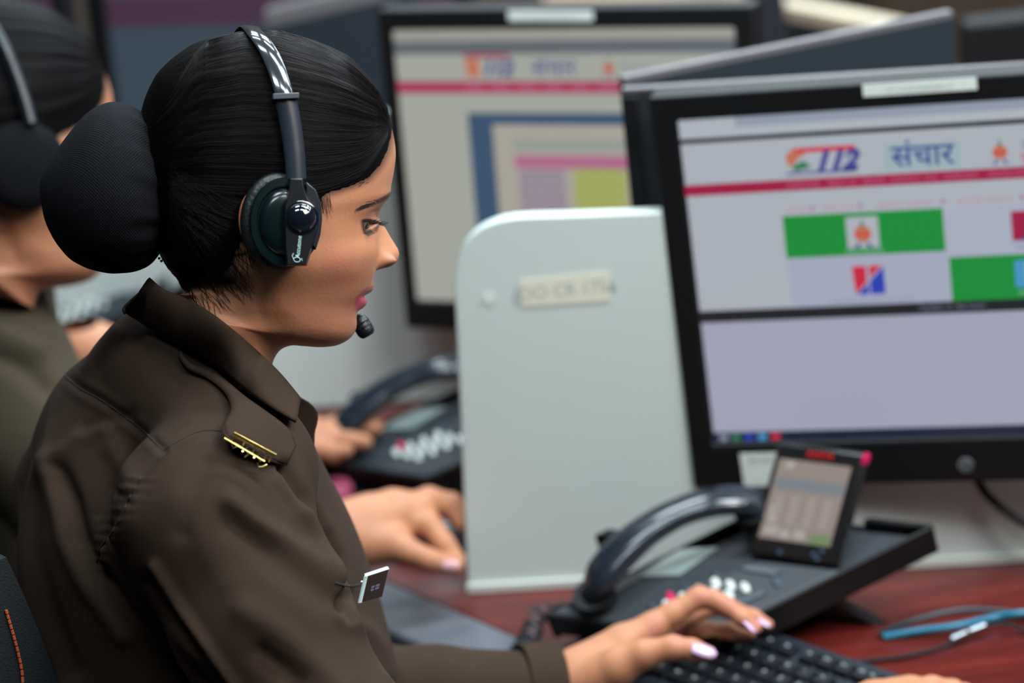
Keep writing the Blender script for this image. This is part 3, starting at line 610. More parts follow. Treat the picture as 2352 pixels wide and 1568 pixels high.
def longest(p, ok, mx=.012):
    best = (0, 0); st = None
    for i in range(len(p) + 1):
        good = i < len(p) and ok[i] and (st is None or np.linalg.norm(p[i] - p[i - 1]) < mx)
        if good: st = i if st is None else st
        else:
            if st is not None and i - st > best[1] - best[0]: best = (st, i)
            st = i if (i < len(p) and ok[i]) else None
    return p[best[0]:best[1]]
def surf(tree, pts, off):
    out = []; ok = []
    for x, y in pts:
        h, n = hit(tree, x, y)
        if h is None: ok.append(False); out.append(np.zeros(3)); continue
        if n @ (CP - h) < 0: n = -n
        out.append(h + n * off); ok.append(True)
    return np.array(out), np.array(ok)
# ------------------------------------------------------------------ hair strands
def strands():
    paths = []; ws = []
    topx = [330, 345, 370, 420, 480, 560, 640, 704, 755, 806, 844, 870, 893]; topy = [420, 270, 205, 140, 98, 74, 76, 96, 119, 152, 188, 218, 285]
    for i in range(3300):
        lm = RNG.random() ** .7 * 1.01
        # front end: walk back from the face until inside the hair outline
        xs = np.linspace(900, 338, 52); base = BASE(xs); top = np.interp(xs, topx, topy)
        ys = base - lm * (base - top) + 1.5 * math.sin(i) + 1.2 * np.sin(xs * .02 + i)
        # converge on the bun's root
        k = sstep(xs, 470, 370); ys = ys * (1 - k * .35) + (432 - 120 * lm) * k * .35
        ins = sdist(xs, ys, HAIRP) > RNG.uniform(-8, 4); ids = np.where(ins)[0]
        if len(ids) < 8: continue
        a = ids[0]; b = len(xs); L = b - a
        if RNG.random() < .45: a = a + int(RNG.random() * L * .5)
        if RNG.random() < .35: b = b - int(RNG.random() * L * .35)
        if b - a < 6: continue
        p, ok = surf(HRT, zip(xs[a:b], ys[a:b]), RNG.uniform(.0001, .0009))
        p = longest(p, ok)
        if len(p) < 6: continue
        paths.append(p); ws.append(RNG.uniform(.00007, .00017))
    # lower back: nape hair swept up to the bun
    nape = np.array([(585, 470), (572, 510), (552, 560), (525, 606), (490, 640), (450, 655), (415, 664), (385, 660)], float)
    for i in range(900):
        t = RNG.random() * (len(nape) - 1); k = int(t); s = nape[k] * (1 - (t - k)) + nape[k + 1] * (t - k); s = s + RNG.normal(0, 7, 2)
        e = np.array([392 + RNG.uniform(-4, 6), RNG.uniform(400, 560) if s[0] < 520 else RNG.uniform(370, 500)]); c = (s + e) / 2 + np.array([RNG.uniform(0, 12), RNG.uniform(4, 20)])
        u = np.linspace(0, 1, 18)[:, None]; q = (1 - u) ** 2 * s + 2 * u * (1 - u) * c + u * u * e
        p, ok = surf(HRT, q, RNG.uniform(.0001, .0009)); 
        if ok.sum() < 8: continue
        p = p[ok]
        if np.linalg.norm(np.diff(p, axis=0), axis=1).max() > .02: continue
        paths.append(p); ws.append(RNG.uniform(.00010, .00022))
    return paths, ws
_p, _w = strands()
# the far side gets the mirror image of the same strands
mirp = []
for p in _p[::2]:
    l = HL(p); l[:, 1] *= -1; mirp.append(HW(l))
sv, sf = ribbon(_p + mirp, _w + _w[::2], None, None)
# stray hairs on the neck and temple
loose = []; lw = []
for (x0, x1, y0, y1, dx, dy, cur, n, ln) in ((530, 590, 505, 600, 16, 62, 14, 46, 1), (470, 560, 600, 650, 26, 42, 16, 80, 1), (400, 520, 640, 690, 22, 36, 10, 90, .9), (505, 560, 560, 640, 34, 46, 20, 26, 1.3), (735, 760, 440, 470, 6, 40, 6, 26, .8), (745, 850, 400, 424, -16, 9, 3, 60, .8), (425, 500, 655, 700, 12, 56, 8, 10, 1.4)):
    for i in range(n):
        s = np.array([RNG.uniform(x0, x1), RNG.uniform(y0, y1)]); L = RNG.uniform(.45, 1.25) * ln; e = s + np.array([dx * RNG.uniform(.3, 1.7), dy]) * L; c = (s + e) / 2 + np.array([RNG.uniform(-1, 1) * cur, RNG.uniform(-.3, 1) * cur * .5])
        u = np.linspace(0, 1, 12)[:, None]; q = (1 - u) ** 2 * s + 2 * u * (1 - u) * c + u * u * e
        p, ok = surf(SKT, q, .0006)
        if ok.all(): 
            p2, ok2 = surf(HRT, q, .0006)
            if ok2.all():
                far_ = np.linalg.norm(p - CP, axis=1) > np.linalg.norm(p2 - CP, axis=1); p[far_] = p2[far_]
            if np.linalg.norm(np.diff(p, axis=0), axis=1).max() < .02: loose.append(p); lw.append(RNG.uniform(.00007, .00015))
# swept lock in front of the nape, beside the ear
for i in range(70):
    s = np.array([548 + RNG.normal(0, 5), 470 + RNG.normal(0, 6)]); e = np.array([588 + RNG.normal(0, 7), 602 + RNG.normal(0, 8)]); c = np.array([540 + RNG.normal(0, 5), 560 + RNG.normal(0, 6)])
    u = np.linspace(0, 1, 14)[:, None]; q = (1 - u) ** 2 * s + 2 * u * (1 - u) * c + u * u * e; p, ok = surf(HRT, q, .0012)
    if ok.all() and np.linalg.norm(np.diff(p, axis=0), axis=1).max() < .02: loose.append(p); lw.append(.00013)
lv, lf = ribbon(loose, lw, None, None)
Vh, Fh = joinVF([(HR_V, HR_F), (sv, sf), (lv, lf)])
me = raw(Vh, Fh, np.r_[np.zeros(len(HR_F), int), np.ones(len(sf) + len(lf), int)]); hair = link('hair', me, [HAIRM, STR], woman, True)
# ------------------------------------------------------------------ netted bun
bt = [(383, 436), (381, 400), (377, 372), (366, 330), (357, 305), (325, 261), (290, 238), (251, 232), (213, 248), (184, 273), (149, 318), (117, 363), (95, 404), (91, 432)]
bb = [(383, 440), (382, 480), (379, 519), (376, 555), (370, 575), (345, 606), (315, 621), (290, 627), (255, 629), (203, 618), (159, 595), (124, 551), (101, 503), (91, 436)]
ux = 91 + (383 - 91) * (1 - np.cos(np.linspace(0, math.pi, 90))) / 2
def along(poly):
    p = np.array(poly[::-1], float); p[:, 0] = np.maximum.accumulate(p[:, 0] + np.arange(len(p)) * 1e-3); return np.interp(ux, p[:, 0], p[:, 1])
tp, bo = along(bt), along(bb); [(tp.__setitem__(slice(1, -1), (tp[:-2] + tp[1:-1] * 2 + tp[2:]) / 4), bo.__setitem__(slice(1, -1), (bo[:-2] + bo[1:-1] * 2 + bo[2:]) / 4)) for _ in range(10)]; tp[0] = 433; bo[0] = 435; tp[-1] = 436; bo[-1] = 440
from itertools import product
NB = 120; BV = np.zeros((90, NB, 3)); BU = np.zeros((90, NB, 2)); arc = 0; prev = None
for i, x in enumerate(ux):
    a = HP(x, tp[i]); b = HP(x, bo[i]); c = (a + b) / 2; h = (a - b) / 2; r = np.linalg.norm(h); lat = r * (1.0 - .12 * (x - 91) / 292)
    prev2 = (c, r); arc += 0 if prev is None else math.hypot(np.linalg.norm(c - prev[0]), r - prev[1]); prev = prev2
    for j in range(NB):
        t = 2 * math.pi * j / NB; ga = sstep(np.array(x), 250, 372); k = 1 + (.030 * math.sin(t * 11 + 1.2 * math.sin(3 * t)) + .018 * math.sin(t * 23)) * float(ga) * min(1, r / .02) - .012 * math.sin(t * 3)
        BV[i, j] = c + (h * math.cos(t) + HB * lat * math.sin(t)) * k; BU[i, j] = (arc, t * .055)
I, J = np.meshgrid(np.arange(89), np.arange(NB), indexing='ij'); J2 = (J + 1) % NB
BF = np.stack([I * NB + J, I * NB + J2, (I + 1) * NB + J2, (I + 1) * NB + J], -1).reshape(-1, 4)
me = raw(BV.reshape(-1, 3), BF); uvl = me.uv_layers.new(name='net'); vi = np.empty(len(me.loops), np.int32); me.loops.foreach_get('vertex_index', vi)
uvv = BU.reshape(-1, 2)[vi]; q = uvv.reshape(-1, 4, 2); wrap = (q[:, :, 1].max(1) - q[:, :, 1].min(1)) > .2; q[wrap, :, 1] = np.where(q[wrap][:, :, 1] < .1, q[wrap][:, :, 1] + 2 * math.pi * .055, q[wrap][:, :, 1]); uvl.data.foreach_set('uv', q.ravel().astype(np.float32))
NET = mat('bun_net', (.012, .013, .017), .85, var=.02, spec=.08); nt = NET.node_tree; N = nt.nodes; L = nt.links; b = N['Principled BSDF']
uvn = N.new('ShaderNodeUVMap'); uvn.uv_map = 'net'; sp = N.new('ShaderNodeSeparateXYZ'); L.new(uvn.outputs[0], sp.inputs[0])
def wave(o, k):
    m = N.new('ShaderNodeMath'); m.operation = 'MULTIPLY'; m.inputs[1].default_value = k; L.new(o, m.inputs[0]); s = N.new('ShaderNodeMath'); s.operation = 'SINE'; L.new(m.outputs[0], s.inputs[0]); return s.outputs[0]
mm = N.new('ShaderNodeMath'); mm.operation = 'MULTIPLY'; L.new(wave(sp.outputs[0], 2 * math.pi / .0021), mm.inputs[0]); L.new(wave(sp.outputs[1], 2 * math.pi / .0023), mm.inputs[1])
mr = N.new('ShaderNodeMapRange'); mr.inputs['From Min'].default_value = -.6; mr.inputs['From Max'].default_value = .6; L.new(mm.outputs[0], mr.inputs['Value'])
rp = N.new('ShaderNodeValToRGB'); rp.color_ramp.elements[0].color = (.002, .002, .0022, 1); rp.color_ramp.elements[1].color = (.011, .012, .016, 1); L.new(mr.outputs[0], rp.inputs['Fac']); L.new(rp.outputs['Color'], b.inputs['Base Color'])
bp = N.new('ShaderNodeBump'); bp.inputs['Strength'].default_value = .5; bp.inputs['Distance'].default_value = .0006; L.new(mr.outputs[0], bp.inputs['Height']); L.new(bp.outputs[0], b.inputs['Normal'])
bun = link('hair_bun', me, NET, woman, True); bun['label'] = 'bun in a fine black hair net'
g = G(); c = HP(386, 436, 0); g.lathe(c - HA * .004, HA, [(0, .028), (.004, .031), (.009, .031), (.012, .026)], 40, u=HC, su=1.25, sv=.95); g.build('hair_tie', mat('hair_tie', (.006, .006, .008), .7), woman, smooth=True)
g = G(); pp, ok = surf(HRT, [(374, 588), (379, 594)], .003)
for p in pp: g.lathe(p, CP - p, [(-.001, .0001), (-.0006, .0010), (.0006, .0010), (.001, .0001)], 10)
g.build('sequin', mat('sequin', (.6, .75, .75), .15, metal=1), woman, smooth=True)
# ------------------------------------------------------------------ eye
h, n = hit(SKT, 851, 515)
fw = nrm(HA * .80 + HB * .45 - HC * .30); ec = h - nrm(HA * .75 + HB * .66) * .0128
def eye(c, fwd, nm='eye'):
    g = G(); up = nrm(np.cross(fwd, np.cross(HC, fwd))); R_ = .0108
    prof = [(-R_, .0001)] + [(-R_ * math.cos(t), R_ * math.sin(t)) for t in np.linspace(.15, math.pi - .50, 22)]
    g.m = 0; g.lathe(c, fwd, prof, 40); hz, rr = prof[-1]; g.m = 1; g.lathe(c, fwd, [(hz, rr), (hz + .0007, rr * .75), (hz + .0010, rr * .35)], 32); g.m = 2; g.lathe(c, fwd, [(hz + .0011, rr * .38), (hz + .0012, .0001)], 24)
    return g.build(nm, [mat('eye_white', (.17, .19, .18), .12, coat=.8), mat('iris', (.03, .012, .006), .1, coat=1), mat('pupil', (.003, .003, .003), .08, coat=1)], woman, smooth=True)
eye(ec, fw)
l = HL(ec); l[1] *= -1; f2 = nrm(HA * .90 - HC * .38); eye(HW(l[None])[0], f2)
# lashes and brows
lash = []; lwid = []
for i in range(34):
    t = i / 33; x = 834 + 40 * t; y = np.interp(x, [833, 848, 866, 874], [507, 506.5, 511, 514]); h, n = hit(SKT, min(x, 869), y)
    if h is None: continue
    d = nrm(HA * 1.0 + HB * (.55 - .35 * t) - HC * (.35 + .25 * math.sin(i))); L = .0055 + .002 * t
    lash.append(np.array([h + d * L * s + HC * .0018 * s * s for s in np.linspace(-.1, 1, 8)])); lwid.append(.00016)
for i in range(16):
    t = i / 15; x = 838 + 14 * t; y = 534 - 5 * t; h, n = hit(SKT, x, y)
    if h is None: continue
    d = nrm(HA * .7 + HB * .4 - HC * (.9 - .3 * t)); lash.append(np.array([h + d * .0038 * s for s in np.linspace(-.1, 1, 6)])); lwid.append(.00013)
o = ribbon(lash, lwid, 'eyelashes', woman, mat('lash', (.004, .003, .003), .5))
bh = []; bw = []
for i in range(300):
    t = RNG.random() ** 1.7; k = t * (len(brow) - 1); j = min(int(k), len(brow) - 2); c = np.array(brow[j]) * (1 - k + j) + np.array(brow[j + 1]) * (k - j) + RNG.normal(0, 4.6 - 3.0 * t, 2)
    h, n = hit(SKT, min(c[0], 898), c[1])
    if h is None: continue
    if n @ (CP - h) < 0: n = -n
    d = nrm(-HA * .75 + HB * .55 + HC * .28 * (1 - 1.8 * t) + n * .12); bh.append(np.array([h + n * .0002 + d * .0065 * s for s in np.linspace(0, 1, 6)])); bw.append(.00013)
bm_ = [];
for p in bh[::2]:
    l = HL(p); l[:, 1] *= -1; bm_.append(HW(l))
BRM = mat('brow_hair', (.012, .008, .007), .6); ribbon(bh, bw, 'eyebrow', woman, BRM); ribbon(bm_, bw[::2], 'eyebrow', woman, BRM)
# ------------------------------------------------------------------ shirt, arms, hands of the operator
FD = np.array([EDn[0], EDn[1], 0]) * -1                         # she faces the desk edge
RT = nrm(np.cross(FD, Z)); RT = RT if RT[1] < 0 else -RT         # her right hand side (towards the camera)
NBs = P(452, 800, 1.735)
SR = P(485, 1180, 1.635); SL_ = P(215, 1130, 1.90)
CH = P(400, 1180, 1.80); CH2 = P(330, 1560, 1.84)
EL = P(775, 1740, 1.61); ELL = P(640, 1610, 1.99)
def basis(x, y): z = nrm(np.cross(x, y)); return np.array([nrm(x), nrm(np.cross(z, x)), z])
Af = np.array([FD, RT, Z])
def shirt_sdf(off, h, lo, hi):
    s = SDF(lo, hi, h)
    s.ell(P(402, 1210, 1.80), np.array([CR, CU, CF]), (.106 - off, .105 - off, .135 - off), 0)
    s.ell(P(400, 1440, 1.83), np.array([CR, CU, CF]), (.106 - off, .165 - off, .155 - off), .05)
    s.ell(P(560, 1780, 1.86), np.array([CR, CU, CF]), (.125 - off, .24 - off, .155 - off), .06)
    s.cone(P(425, 850, 1.745), P(400, 1000, 1.78), .048 - off, .080 - off, .05)
    s.chain([P(440, 880, 1.735), P(545, 1085, 1.665), SR], [.044 - off, .046 - off, .062 - off], .04)
    s.chain([P(352, 870, 1.77), P(300, 1015, 1.84), P(255, 1150, 1.87)], [.042 - off, .056 - off, .065 - off], .04)
    s.chain([P(540, 1060, 1.79), P(545, 1160, 1.82), P(580, 1300, 1.84), P(618, 1450, 1.86), P(650, 1700, 1.88)], [.040 - off, .046 - off, .052 - off, .056 - off, .07 - off], .035)
    s.cone(SR, P(600, 1420, 1.62), .062 - off, .060 - off, .02); s.cone(P(600, 1420, 1.62), EL, .060 - off, .050 - off, .01)
    return s
s = shirt_sdf(0, .0027, P(-150, 1700, 1.95) * 0 + np.minimum.reduce([P(-60, 1900, 1.5), P(-60, 1900, 2.1), P(-60, 500, 1.5), P(950, 1900, 2.1), P(950, 1900, 1.5)]), np.maximum.reduce([P(-60, 560, 1.5), P(-60, 560, 2.1), P(1300, 560, 2.1), P(1300, 1900, 1.5), P(1300, 1900, 2.1)]))
s.cone(EL, P(1250, 1760, 1.86), .050, .036, .03)
s.cone(SL_, ELL, .058, .050, .03); LW = P(1200, 1590, 2.045); s.cone(ELL, P(1000, 1595, 2.02), .050, .040, .02); s.cone(P(1000, 1595, 2.02), LW, .040, .0350, .01)
# open the collar and the cuff so the skin comes out of real holes
V, Fc = s.mesh(); SILF = []
_x, _y = projV(V)
for yy in (700, 760, 800, 850, 900, 950, 1000, 1050, 1100, 1150, 1200, 1300, 1400, 1450, 1500, 1560):
    m_ = np.abs(_y - yy) < 8
    if m_.any(): SILF.append((yy, int(_x[m_].min()), int(_x[m_].max())))
# folds and creases: measured in the picture plane on the near surface
FOLDS = [ # polyline, width px, height m (+ out, - in)
 ([(530, 1150), (575, 1190), (640, 1235), (700, 1280), (750, 1315), (780, 1340)], 24, .0055), ([(540, 1205), (620, 1275), (690, 1330), (750, 1370)], 34, -.004),
 ([(700, 1180), (740, 1230), (772, 1290), (784, 1350), (786, 1400)], 24, .0050), ([(800, 1368), (790, 1395), (796, 1420)], 12, -.006), ([(800, 1425), (850, 1450), (885, 1490), (905, 1540)], 22, .004),
 ([(130, 1080), (160, 1150), (180, 1230), (215, 1300), (300, 1420), (400, 1520), (470, 1580)], 22, -.008), ([(100, 1060), (125, 1140), (150, 1240), (190, 1330), (280, 1460)], 26, .005),
 ([(355, 1300), (420, 1410), (490, 1510), (540, 1580)], 13, .0045), ([(340, 1330), (400, 1430), (470, 1530), (510, 1580)], 16, -.005),
 ([(235, 985), (180, 1010), (140, 1045), (120, 1080)], 20, .004), ([(300, 950), (260, 960), (200, 985)], 16, -.0025), ([(262, 1035), (300, 1100), (290, 1200), (240, 1280)], 26, .0035),
 ([(300, 1150), (255, 1120), (225, 1180)], 10, -.002), ([(60, 1130), (70, 1250), (110, 1400), (160, 1540)], 30, -.004), ([(20, 1200), (30, 1350), (70, 1500)], 30, .004),
 ([(560, 1400), (640, 1450), (720, 1520), (780, 1580)], 34, .004), ([(600, 1500), (680, 1560)], 24, -.004), ([(420, 1150), (470, 1250), (520, 1330)], 40, .002), ([(470, 1060), (440, 1130), (420, 1220)], 26, -.0025),
 ([(655, 1070), (705, 1145), (742, 1215), (775, 1280), (788, 1340), (784, 1395)], 13, -.011), ([(640, 1100), (690, 1175), (728, 1245), (758, 1310), (770, 1360)], 12, .003), ([(660, 1080), (715, 1150), (745, 1210)], 14, .003),
 ([(260, 760), (225, 800), (190, 840)], 22, .002), ([(330, 800), (400, 870), (480, 940)], 30, -.0015)]
SEAMS = [[(148, 862), (185, 892), (232, 918), (282, 953), (330, 990), (374, 1032)], [(508, 989), (480, 987), (448, 993), (415, 1009), (380, 1030), (345, 1068), (318, 1105), (296, 1145), (276, 1190), (250, 1232), (228, 1262), (222, 1290)]]
Nn = vnormals(V, Fc); x, y = projV(V); fac = np.sum((CP - V) * Nn, 1) / np.linalg.norm(CP - V, axis=1)
sgn_ = np.sign(np.median(fac[(y < 1500) & (np.linalg.norm(V - CP, axis=1) < 1.62)])); Nn *= sgn_; fac *= sgn_
near_ = sstep(fac, .0, .35)
def thick(x, y): return 1
d = np.zeros(len(V)); 
for pl, w, a in FOLDS: d += a * np.exp(-(polydist(x, y, pl) / w) ** 2)
for pl in SEAMS: dd_ = polydist(x, y, pl); d += -.0016 * np.exp(-(dd_ / 8) ** 2) + .0006 * np.exp(-((dd_ - 18) / 9) ** 2)
rip = np.exp(-(polydist(x, y, SEAMS[1]) / 26) ** 2) * .0009 * np.sin(y * .27) * (y > 1090); d += rip
d += .0012 * np.sin(V @ np.array([31., 17, 23])) * np.sin(V @ np.array([-13., 29, 19]))
V = V + Nn * (d * near_)[:, None]
SHT = bvh(V, Fc)
# drop the cloth where the collar opening is, and beyond the cuff
cx = V[Fc].mean(1); px_, py_ = projV(cx)
KH = mat('khaki_shirt', (.040, .0245, .0165), .92, var=.12, vscale=25, spec=.12)
nt = KH.node_tree; N = nt.nodes; L = nt.links; b = N['Principled BSDF']
tc = N.new('ShaderNodeTexCoord'); wv = N.new('ShaderNodeTexWave'); wv.wave_type = 'BANDS'; wv.bands_direction = 'DIAGONAL'; wv.inputs['Scale'].default_value = 880; wv.inputs['Distortion'].default_value = .6; wv.inputs['Detail'].default_value = 1
L.new(tc.outputs['Object'], wv.inputs['Vector']); bp = N.new('ShaderNodeBump'); bp.inputs['Strength'].default_value = .18; bp.inputs['Distance'].default_value = .0005; L.new(wv.outputs['Fac'], bp.inputs['Height']); L.new(bp.outputs[0], b.inputs['Normal'])
neckl = HL(cx); ncut = np.linalg.norm((cx - P(470, 742, 1.72)), axis=1) > .0
shirt = link('shirt', raw(V, Fc), KH, woman, True); shirt['label'] = 'brown uniform shirt with shoulder strap'
def seamtube(pl, r, off, name, m, n=60):
    p, ok = surf(SHT, smoothpts(pl, n), off); return G().tube(list(p[ok]), r, 6).build(name, m, shirt, smooth=True)
DKH = mat('khaki_thread', (.022, .016, .013), .95)
for pl in SEAMS: seamtube(pl, .0008, -.0002, 'seam', DKH)
seamtube([(770, 1338), (800, 1345), (826, 1342)], .0008, 0, 'pocket_edge', DKH)
# collar: a band turned over, near edge traced, carried round the neck
tin = [(343, 640), (372, 664), (440, 694), (500, 732), (560, 782), (622, 838), (655, 872), (689, 912)]
tbo = [(287, 722), (330, 748), (400, 790), (470, 838), (530, 890), (580, 932), (622, 960), (664, 984)]
def colpts():
    a = smoothpts(tin, 40); b = smoothpts(tbo, 40); A = []; B = []
    for (x0, y0), (x1, y1) in zip(a, b):
        t = (x0 - 343) / 346
        h, n = hit(SKT, min(x0, 612), min(y0, 829)); l0 = HL(h)[1] if h is not None else .05
        if x0 > 600: l0 = .048 - .030 * (x0 - 600) / 90
        l0 = min(l0, .056) + .003 if x0 > 430 else None
        A.append([x0, y0, l0]); 
        h, n = hit(SHT, x1, y1); B.append(h + (n if n @ (CP - h) > 0 else -n) * .0075 if h is not None else None)
    return A, B
A_, B_ = colpts()
iv = [i for i, p in enumerate(A_) if p[2] is not None]; lv0 = A_[iv[0]][2]
for i, p in enumerate(A_):
    if p[2] is None: k = i / iv[0]; p[2] = lv0 * math.sin(k * math.pi / 2) ** .8
Apt = [HP(x, y, b) for x, y, b in A_]
# bottom points: keep them a steady distance out
Bpt = []
for i, p in enumerate(B_):
    if p is None: p = P(*smoothpts(tbo, 40)[i], 1.70)
    Bpt.append(p)
Bpt = np.array(Bpt); dep = (Bpt - CP) @ CF; ker = np.ones(7) / 7; dep2 = np.convolve(np.pad(dep, 3, mode='edge'), ker, 'valid'); dep2 = np.minimum(dep2, dep); Bpt = CP + (Bpt - CP) * (dep2 / dep)[:, None]
rows = []
for i in range(40):
    a, b = Apt[i], Bpt[i]; mid = (a + b) / 2; out_ = nrm(CP - mid); r_ = []
    inn = a + (b - a) * .12 - out_ * .006 + nrm(mid - HP(470, 780, 0)) * -.002
    r_ = [a - out_ * .004 + (b - a) * .30, a - out_ * .003 + (b - a) * .08, a, a + (b - a) * .06 + out_ * .002]
    for t in np.linspace(.15, 1, 9): r_.append(a + (b - a) * t + out_ * .0085 * math.sin(math.pi * min(1, t)) ** .8 )
    rows.append(r_)
rows = np.array(rows); nr = rows.shape[1]
farr = rows[::-1].copy(); lf_ = HL(farr.reshape(-1, 3)); lf_[:, 1] = -np.abs(lf_[:, 1]) * 1.0; farr = HW(lf_).reshape(farr.shape)
kb = farr[-1]; farr = farr[:-1]
allr = np.concatenate([farr, rows]); n1_ = len(allr); i = np.arange(n1_ - 1)[:, None] * nr; j = np.arange(nr - 1)[None, :]
cf = np.stack([i + j, i + j + 1, i + nr + j + 1, i + nr + j], -1).reshape(-1, 4)
col = link('collar', raw(allr.reshape(-1, 3), cf), KH, shirt, True); so = col.modifiers.new('solid', 'SOLIDIFY'); so.thickness = .0022; so.offset = 0
# far collar wing, placket and inner shadowed front seen past the near collar point
def slab(name, px, depths, th, m, parent, bevel=.0015, rnd=None):
    pts = [P(x, y, d_) for (x, y), d_ in zip(px, depths)]; g = G(); c = sum(pts) / len(pts); v = nrm(c - CP) * th; g.prism(pts, v); return g.build(name, m, parent, bevel=bevel)
cpx = smoothpts([(660, 900), (690, 912), (716, 928), (730, 948), (729, 972), (724, 990), (722, 1030), (716, 1062), (700, 1040), (680, 1000), (664, 975)], 30)
slab('collar_wing', cpx, [1.755] * len(cpx), .012, KH, shirt, .003)
# shoulder strap: arched cloth loop
st_c = [(418, 812), (432, 840), (462, 862), (500, 880), (527, 915), (533, 950), (548, 990), (600, 1030), (640, 1050), (662, 1058)]
hi_e = [(420, 812), (450, 838), (490, 850), (508, 868), (530, 890), (545, 905), (575, 925), (620, 958), (655, 985), (672, 1005)]
lo_e = [(418, 818), (424, 838), (446, 850), (488, 866), (510, 888), (534, 930), (522, 965), (490, 985), (560, 1030), (652, 1066)]
def sub(pl, n): return smoothpts(pl, n)
hi_s = sub([(412, 808), (440, 838), (482, 848), (520, 878), (560, 912), (610, 948), (650, 978), (669, 1000), (676, 1026)], 50)
lo_s = sub([(414, 818), (432, 846), (470, 862), (500, 882), (528, 915), (533, 950), (514, 978), (520, 1004), (580, 1040), (620, 1056), (656, 1066)], 50)
rr_ = []
for i in range(50):
    r_ = []
    for t in np.linspace(0, 1, 9):
        q = hi_s[i] * (1 - t) + lo_s[i] * t; h, n = hit(SHT, *q)
        if h is None: h = rr_[-1][len(r_)]; n = nrm(CP - h)
        if n @ (CP - h) < 0: n = -n
        u = i / 49; arch = .004 + .013 * math.exp(-((u - .62) / .22) ** 2) + .003 * math.sin(math.pi * t)
        r_.append(h + nrm(CP - h) * arch)
    rr_.append(r_)
rr_ = np.array(rr_); nr = 9; i = np.arange(49)[:, None] * nr; j = np.arange(8)[None, :]
for _ in range(2): rr_[1:-1] = (rr_[:-2] + rr_[1:-1] * 2 + rr_[2:]) / 4
cf = np.stack([i + j, i + j + 1, i + nr + j + 1, i + nr + j], -1).reshape(-1, 4)
strap = link('shoulder_strap', raw(rr_.reshape(-1, 3), cf), KH, shirt, True); so = strap.modifiers.new('solid', 'SOLIDIFY'); so.thickness = .0030; so.offset = 0
g = G()
e_ = list(rr_[:, 8] + (CP - rr_[:, 8]) * .0006); g.tube(e_, .0011, 6); g.build('strap_edge', KH, strap, smooth=True)
g = G(); g.tube([rr_[42][k] + nrm(CP - rr_[42][k]) * .0014 for k in range(9)], .0004, 5); g.build('stitching', mat('stitch', (.12, .085, .07), .9), strap)
# gold shoulder title: two bars joined by letter shapes
GOLD = mat('gold', (.80, .56, .18), .24, metal=1, bump=.05)
def gp(x, y, d_=None):
    h, n = hit(SHT, x, y); return h + nrm(CP - h) * (.0250 if d_ is None else d_)
gA, gB = gp(536, 995), gp(634, 1047); gC, gD = gp(515, 1006, .0235), gp(608, 1060, .0235)
badge = empty('shoulder_badge', gA, 'gold metal shoulder title pinned under the shoulder strap of the brown shirt', 'badge')
g = G(); w_ = nrm(CP - gA); ud = nrm(gB - gA); vd = nrm(np.cross(w_, ud)); 
if vd @ CU > 0: vd = -vd
g.box((gA + gB) / 2, (gB - gA) / 2, vd * .0012, w_ * .0010); g.build('upper_bar', GOLD, badge, bevel=.0002)
g = G(); g.tube([gC, gD], .0007, 6); g.build('lower_bar', GOLD, badge)
o = (gA + gB) / 2 + vd * .0042 - w_ * .0008
g = G(); L_ = np.linalg.norm(gB - gA)
def gl(path, r=.00062): g.tube([gA + ud * (L_ * u) + vd * (.0012 + v * .0092) - w_ * .0008 for u, v in path], r, 6)
gl([(.06, 0), (.04, .5), (.14, .8), (.22, .45), (.12, .4)]); gl([(.2, .05), (.28, .1), (.3, .4), (.22, .45)]); gl([(.33, .75), (.36, .72)], .0010); gl([(.40, 0), (.38, .5), (.48, .7), (.54, .4), (.54, 0)]); gl([(.48, .7), (.44, 1.0)])
gl([(.60, .75), (.63, .72)], .0010); gl([(.68, 0), (.66, .5), (.76, .75), (.82, .4), (.82, 0)]); gl([(.72, .9), (.78, 1.15), (.86, 1.0), (.92, .7)]); gl([(.90, .1), (.93, .5)])
g.build('lettering', GOLD, badge, smooth=True)
# name tag
nt_ = empty('name_tag', P(860, 1345, 1.70), 'black name tag with a white edge clipped to the front of the brown shirt', 'name tag')
q = [P(844, 1322, 1.700), P(893, 1306, 1.722), P(878, 1370, 1.722), P(830, 1383, 1.700)]
wn_ = nrm(np.cross(q[1] - q[0], q[3] - q[0])); wn_ = wn_ if wn_ @ (CP - q[0]) > 0 else -wn_
g = G(); g.prism(q, -wn_ * .0008); g.build('plate', mat('tag_black', (.010, .007, .009), .25), nt_, bevel=.0002)
WE = mat('tag_edge', (.50, .62, .62), .4)
g = G(); g.prism([q[0] + wn_ * .0004, q[3] + wn_ * .0004, q[3] - (q[1] - q[0]) * .10, q[0] - (q[1] - q[0]) * .10], -wn_ * .0012); g.prism([q[0] + wn_ * .0004 - (q[1] - q[0]) * .10, q[1] + wn_ * .0004, q[1] + (q[0] - q[3]) * .07 - wn_ * .001, q[0] + (q[0] - q[3]) * .07 - wn_ * .001 - (q[1] - q[0]) * .06], -wn_ * .001); g.build('backing_edge', WE, nt_)
cc = sum(q) / 4; TI = mat('tag_ink', (.14, .13, .19), .5)
g = G(); eu_, ev_ = nrm(q[1] - q[0]), nrm(q[0] - q[3])
for u0, u1 in ((-.0050, -.0012), (.0002, .0052)):
    for vv in (0, -.0021): g.box(cc + wn_ * .0003 + eu_ * (u0 + u1) / 2 + ev_ * vv, eu_ * (u1 - u0) / 2, ev_ * .0007, wn_ * .0001)
g.build('writing', TI, nt_)
g = G(); g.lathe(P(829, 1337, 1.705), CR, [(0, .0012), (.004, .0012), (.0045, .0022), (.0055, .0022)], 12); g.build('pin', SILVER, nt_, smooth=True)
